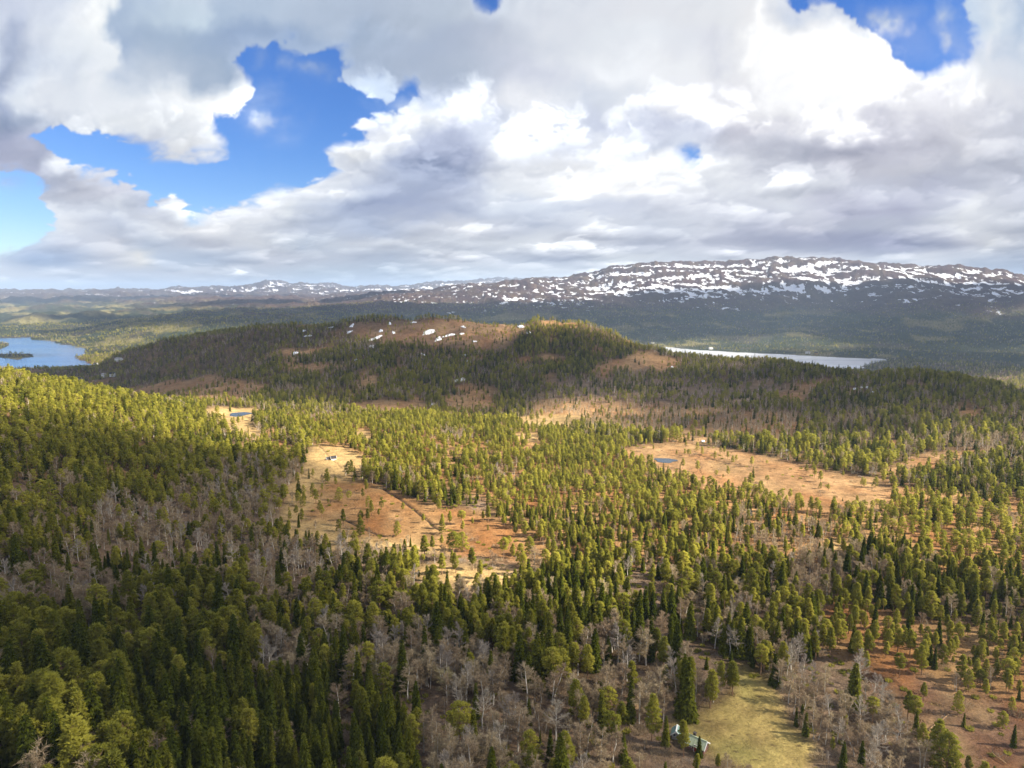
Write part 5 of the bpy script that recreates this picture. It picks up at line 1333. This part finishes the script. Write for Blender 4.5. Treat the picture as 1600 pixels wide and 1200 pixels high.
# ------------------------------------------------------------------ unseen clouds, added on the sun's side to shade the hills
def cloud_mat():
    m, nt = new_mat('shade_cloud_vapour')
    out = nt.nodes.new('ShaderNodeOutputMaterial'); tr = nt.nodes.new('ShaderNodeBsdfTransparent'); df = nt.nodes.new('ShaderNodeBsdfTranslucent'); d2 = nt.nodes.new('ShaderNodeBsdfDiffuse')
    a = nt.nodes.new('ShaderNodeMixShader'); a.inputs[0].default_value = .5; L(nt, df.outputs[0], a.inputs[1]); L(nt, d2.outputs[0], a.inputs[2])
    df.inputs[0].default_value = (.85, .87, .9, 1); d2.inputs[0].default_value = (.85, .87, .9, 1)
    at = nt.nodes.new('ShaderNodeAttribute'); at.attribute_name = 'thick'
    g = nt.nodes.new('ShaderNodeNewGeometry')
    n = noise_node(nt, mapping(nt, g.outputs['Position'], (1, 1, .5)), .0042, 5, .6)
    v = math_node(nt, 'ADD', at.outputs['Fac'], math_node(nt, 'MULTIPLY', math_node(nt, 'SUBTRACT', n, .5), 2.4))
    f = ramp(nt, v, [(.12, 0.0), (.50, .78)])
    vl = nt.nodes.new('ShaderNodeAttribute'); vl.attribute_name = 'veil'; f = math_node(nt, 'MULTIPLY', f, vl.outputs['Fac'])
    mx = nt.nodes.new('ShaderNodeMixShader'); L(nt, f, mx.inputs[0]); L(nt, tr.outputs[0], mx.inputs[1]); L(nt, a.outputs[0], mx.inputs[2]); L(nt, mx.outputs[0], out.inputs[0])
    return m
CM = cloud_mat()
def cloud(tx, ty, rx, ry, height, rot=0.0, veil=1.0):
    """a heaped cloud of radii rx, ry whose shadow falls round (tx, ty)"""
    k = height / SUN_DIR.z
    cx, cy = tx + SUN_DIR.x * k, ty + SUN_DIR.y * k
    nu, nv = 40, 12
    u = np.arange(nu) / nu * 2 * math.pi; v = (np.arange(nv + 1) / nv - .5) * math.pi
    U, Vv = np.meshgrid(u, v, indexing='ij')
    x, y, z = np.cos(U) * np.cos(Vv), np.sin(U) * np.cos(Vv), np.sin(Vv)
    q = 1 + .18 * fbm(x * 1.7 + tx / 500, y * 1.7 + z, 3, 44)
    X, Y, Z = x * rx * q, y * ry * q, np.where(z > 0, z * .28, z * .10) * min(rx, ry) * q
    c_, s_ = math.cos(rot), math.sin(rot)
    co = np.stack([X * c_ - Y * s_, X * s_ + Y * c_, Z], -1).reshape(-1, 3)
    F = [(i * (nv + 1) + j, ((i + 1) % nu) * (nv + 1) + j, ((i + 1) % nu) * (nv + 1) + j + 1, i * (nv + 1) + j + 1) for i in range(nu) for j in range(nv)]
    me = bpy.data.meshes.new('cloud'); me.from_pydata(co.tolist(), [], F); me.materials.append(CM)
    rad = np.sqrt((x ** 2 + y ** 2)).reshape(-1)
    at = me.attributes.new('thick', 'FLOAT', 'POINT'); at.data.foreach_set('value', (1.0 - rad ** 3).astype(np.float32) * 1.0)
    at = me.attributes.new('veil', 'FLOAT', 'POINT'); at.data.foreach_set('value', np.full(len(rad), veil, np.float32))
    o = bpy.data.objects.new('cloud', me); COL.objects.link(o); o.location = (cx, cy, height); o['kind'] = 'stuff'
    az = math.degrees(math.atan2(cx, cy)); return az
def shade(px, py, rx, ry, height, rot=0.0, rmin=300, rmax=20000, veil=1.0):
    az, te = pix_to_azel(px, py); r = np.geomspace(rmin, rmax, 3000)
    az_ = float(az)
    hh = h_at(math.sin(az_) * r, math.cos(az_) * r); b = CAM_H + r * float(te) <= hh
    k = int(np.argmax(b)) if b.any() else -1
    a = cloud(math.sin(az_) * r[k], math.cos(az_) * r[k], rx, ry, height, rot, veil)
    if a < 42: print('cloud in view?', px, py, a)
# wooded hill in the middle distance, left to right
shade(250, 575, 380, 330, 1300, 0, 300, 20000, .85); shade(420, 560, 330, 300, 1300, 0, 300, 20000, .6); shade(620, 580, 300, 200, 1250, 0, 300, 20000, .5); shade(800, 580, 260, 200, 1250, 0, 300, 20000, .55); shade(960, 570, 200, 200, 1250, 0, 300, 20000, .5)
shade(1330, 650, 170, 90, 1000, 0, 300, 20000, .6); shade(1120, 650, 140, 60, 1000, 0, 300, 20000, .5)
# shore and plain beyond
shade(250, 540, 500, 380, 2300); shade(420, 495, 900, 420, 4200, 0, 1800); shade(700, 485, 1100, 500, 4600, 0, 1800); shade(330, 486, 750, 420, 6500, 0, 1800); shade(450, 471, 1100, 600, 8500, 0, 1800); shade(80, 468, 900, 500, 9500, 0, 1800); shade(130, 492, 380, 200, 6500, 0, 1800); shade(300, 462, 1500, 600, 13000, 0, 1800)
shade(950, 510, 700, 500, 3800, 0, 1800); shade(1250, 510, 800, 560, 3600, 0, 1800); shade(1590, 570, 500, 500, 3200, 0, 1200); shade(1550, 520, 700, 600, 3800, 0, 1800); shade(1450, 600, 300, 200, 2400, 0, 900)
shade(1150, 470, 900, 500, 5600, 0, 1800); shade(1500, 460, 900, 500, 5600, 0, 1800)




# thin unseen clouds added sunward to dim the nearest woods, left slope and islet
shade(60, 800, 150, 190, 800, 0, 120, 2000, .8); shade(20, 556, 260, 90, 2600, 0, 1200, 6000, .9); shade(160, 1080, 130, 100, 800, 0, 100, 2000, .6); shade(620, 1110, 110, 50, 800, 0, 100, 2000, .4); shade(1500, 1060, 110, 90, 800, 0, 100, 2000, .35)

# ------------------------------------------------------------------ air
def haze():
    x = 33500; z0, z1 = float(HT.min()) - 12, float(max(HT.max() + 25, CAM_H + 40))
    v, f = box_tris(-x, x, -x, x, z0, z1)
    me = bpy.data.meshes.new('haze'); me.from_pydata(v, [], f); me.update()
    m, nt = new_mat('air'); out = nt.nodes.new('ShaderNodeOutputMaterial'); pv = nt.nodes.new('ShaderNodeVolumePrincipled')
    pv.inputs['Color'].default_value = (.54, .72, 1.0, 1); pv.inputs['Density'].default_value = 6.0e-5; pv.inputs['Anisotropy'].default_value = 0.1
    L(nt, pv.outputs[0], out.inputs['Volume']); me.materials.append(m)
    o = bpy.data.objects.new('haze', me); COL.objects.link(o); o['kind'] = 'stuff'
haze()
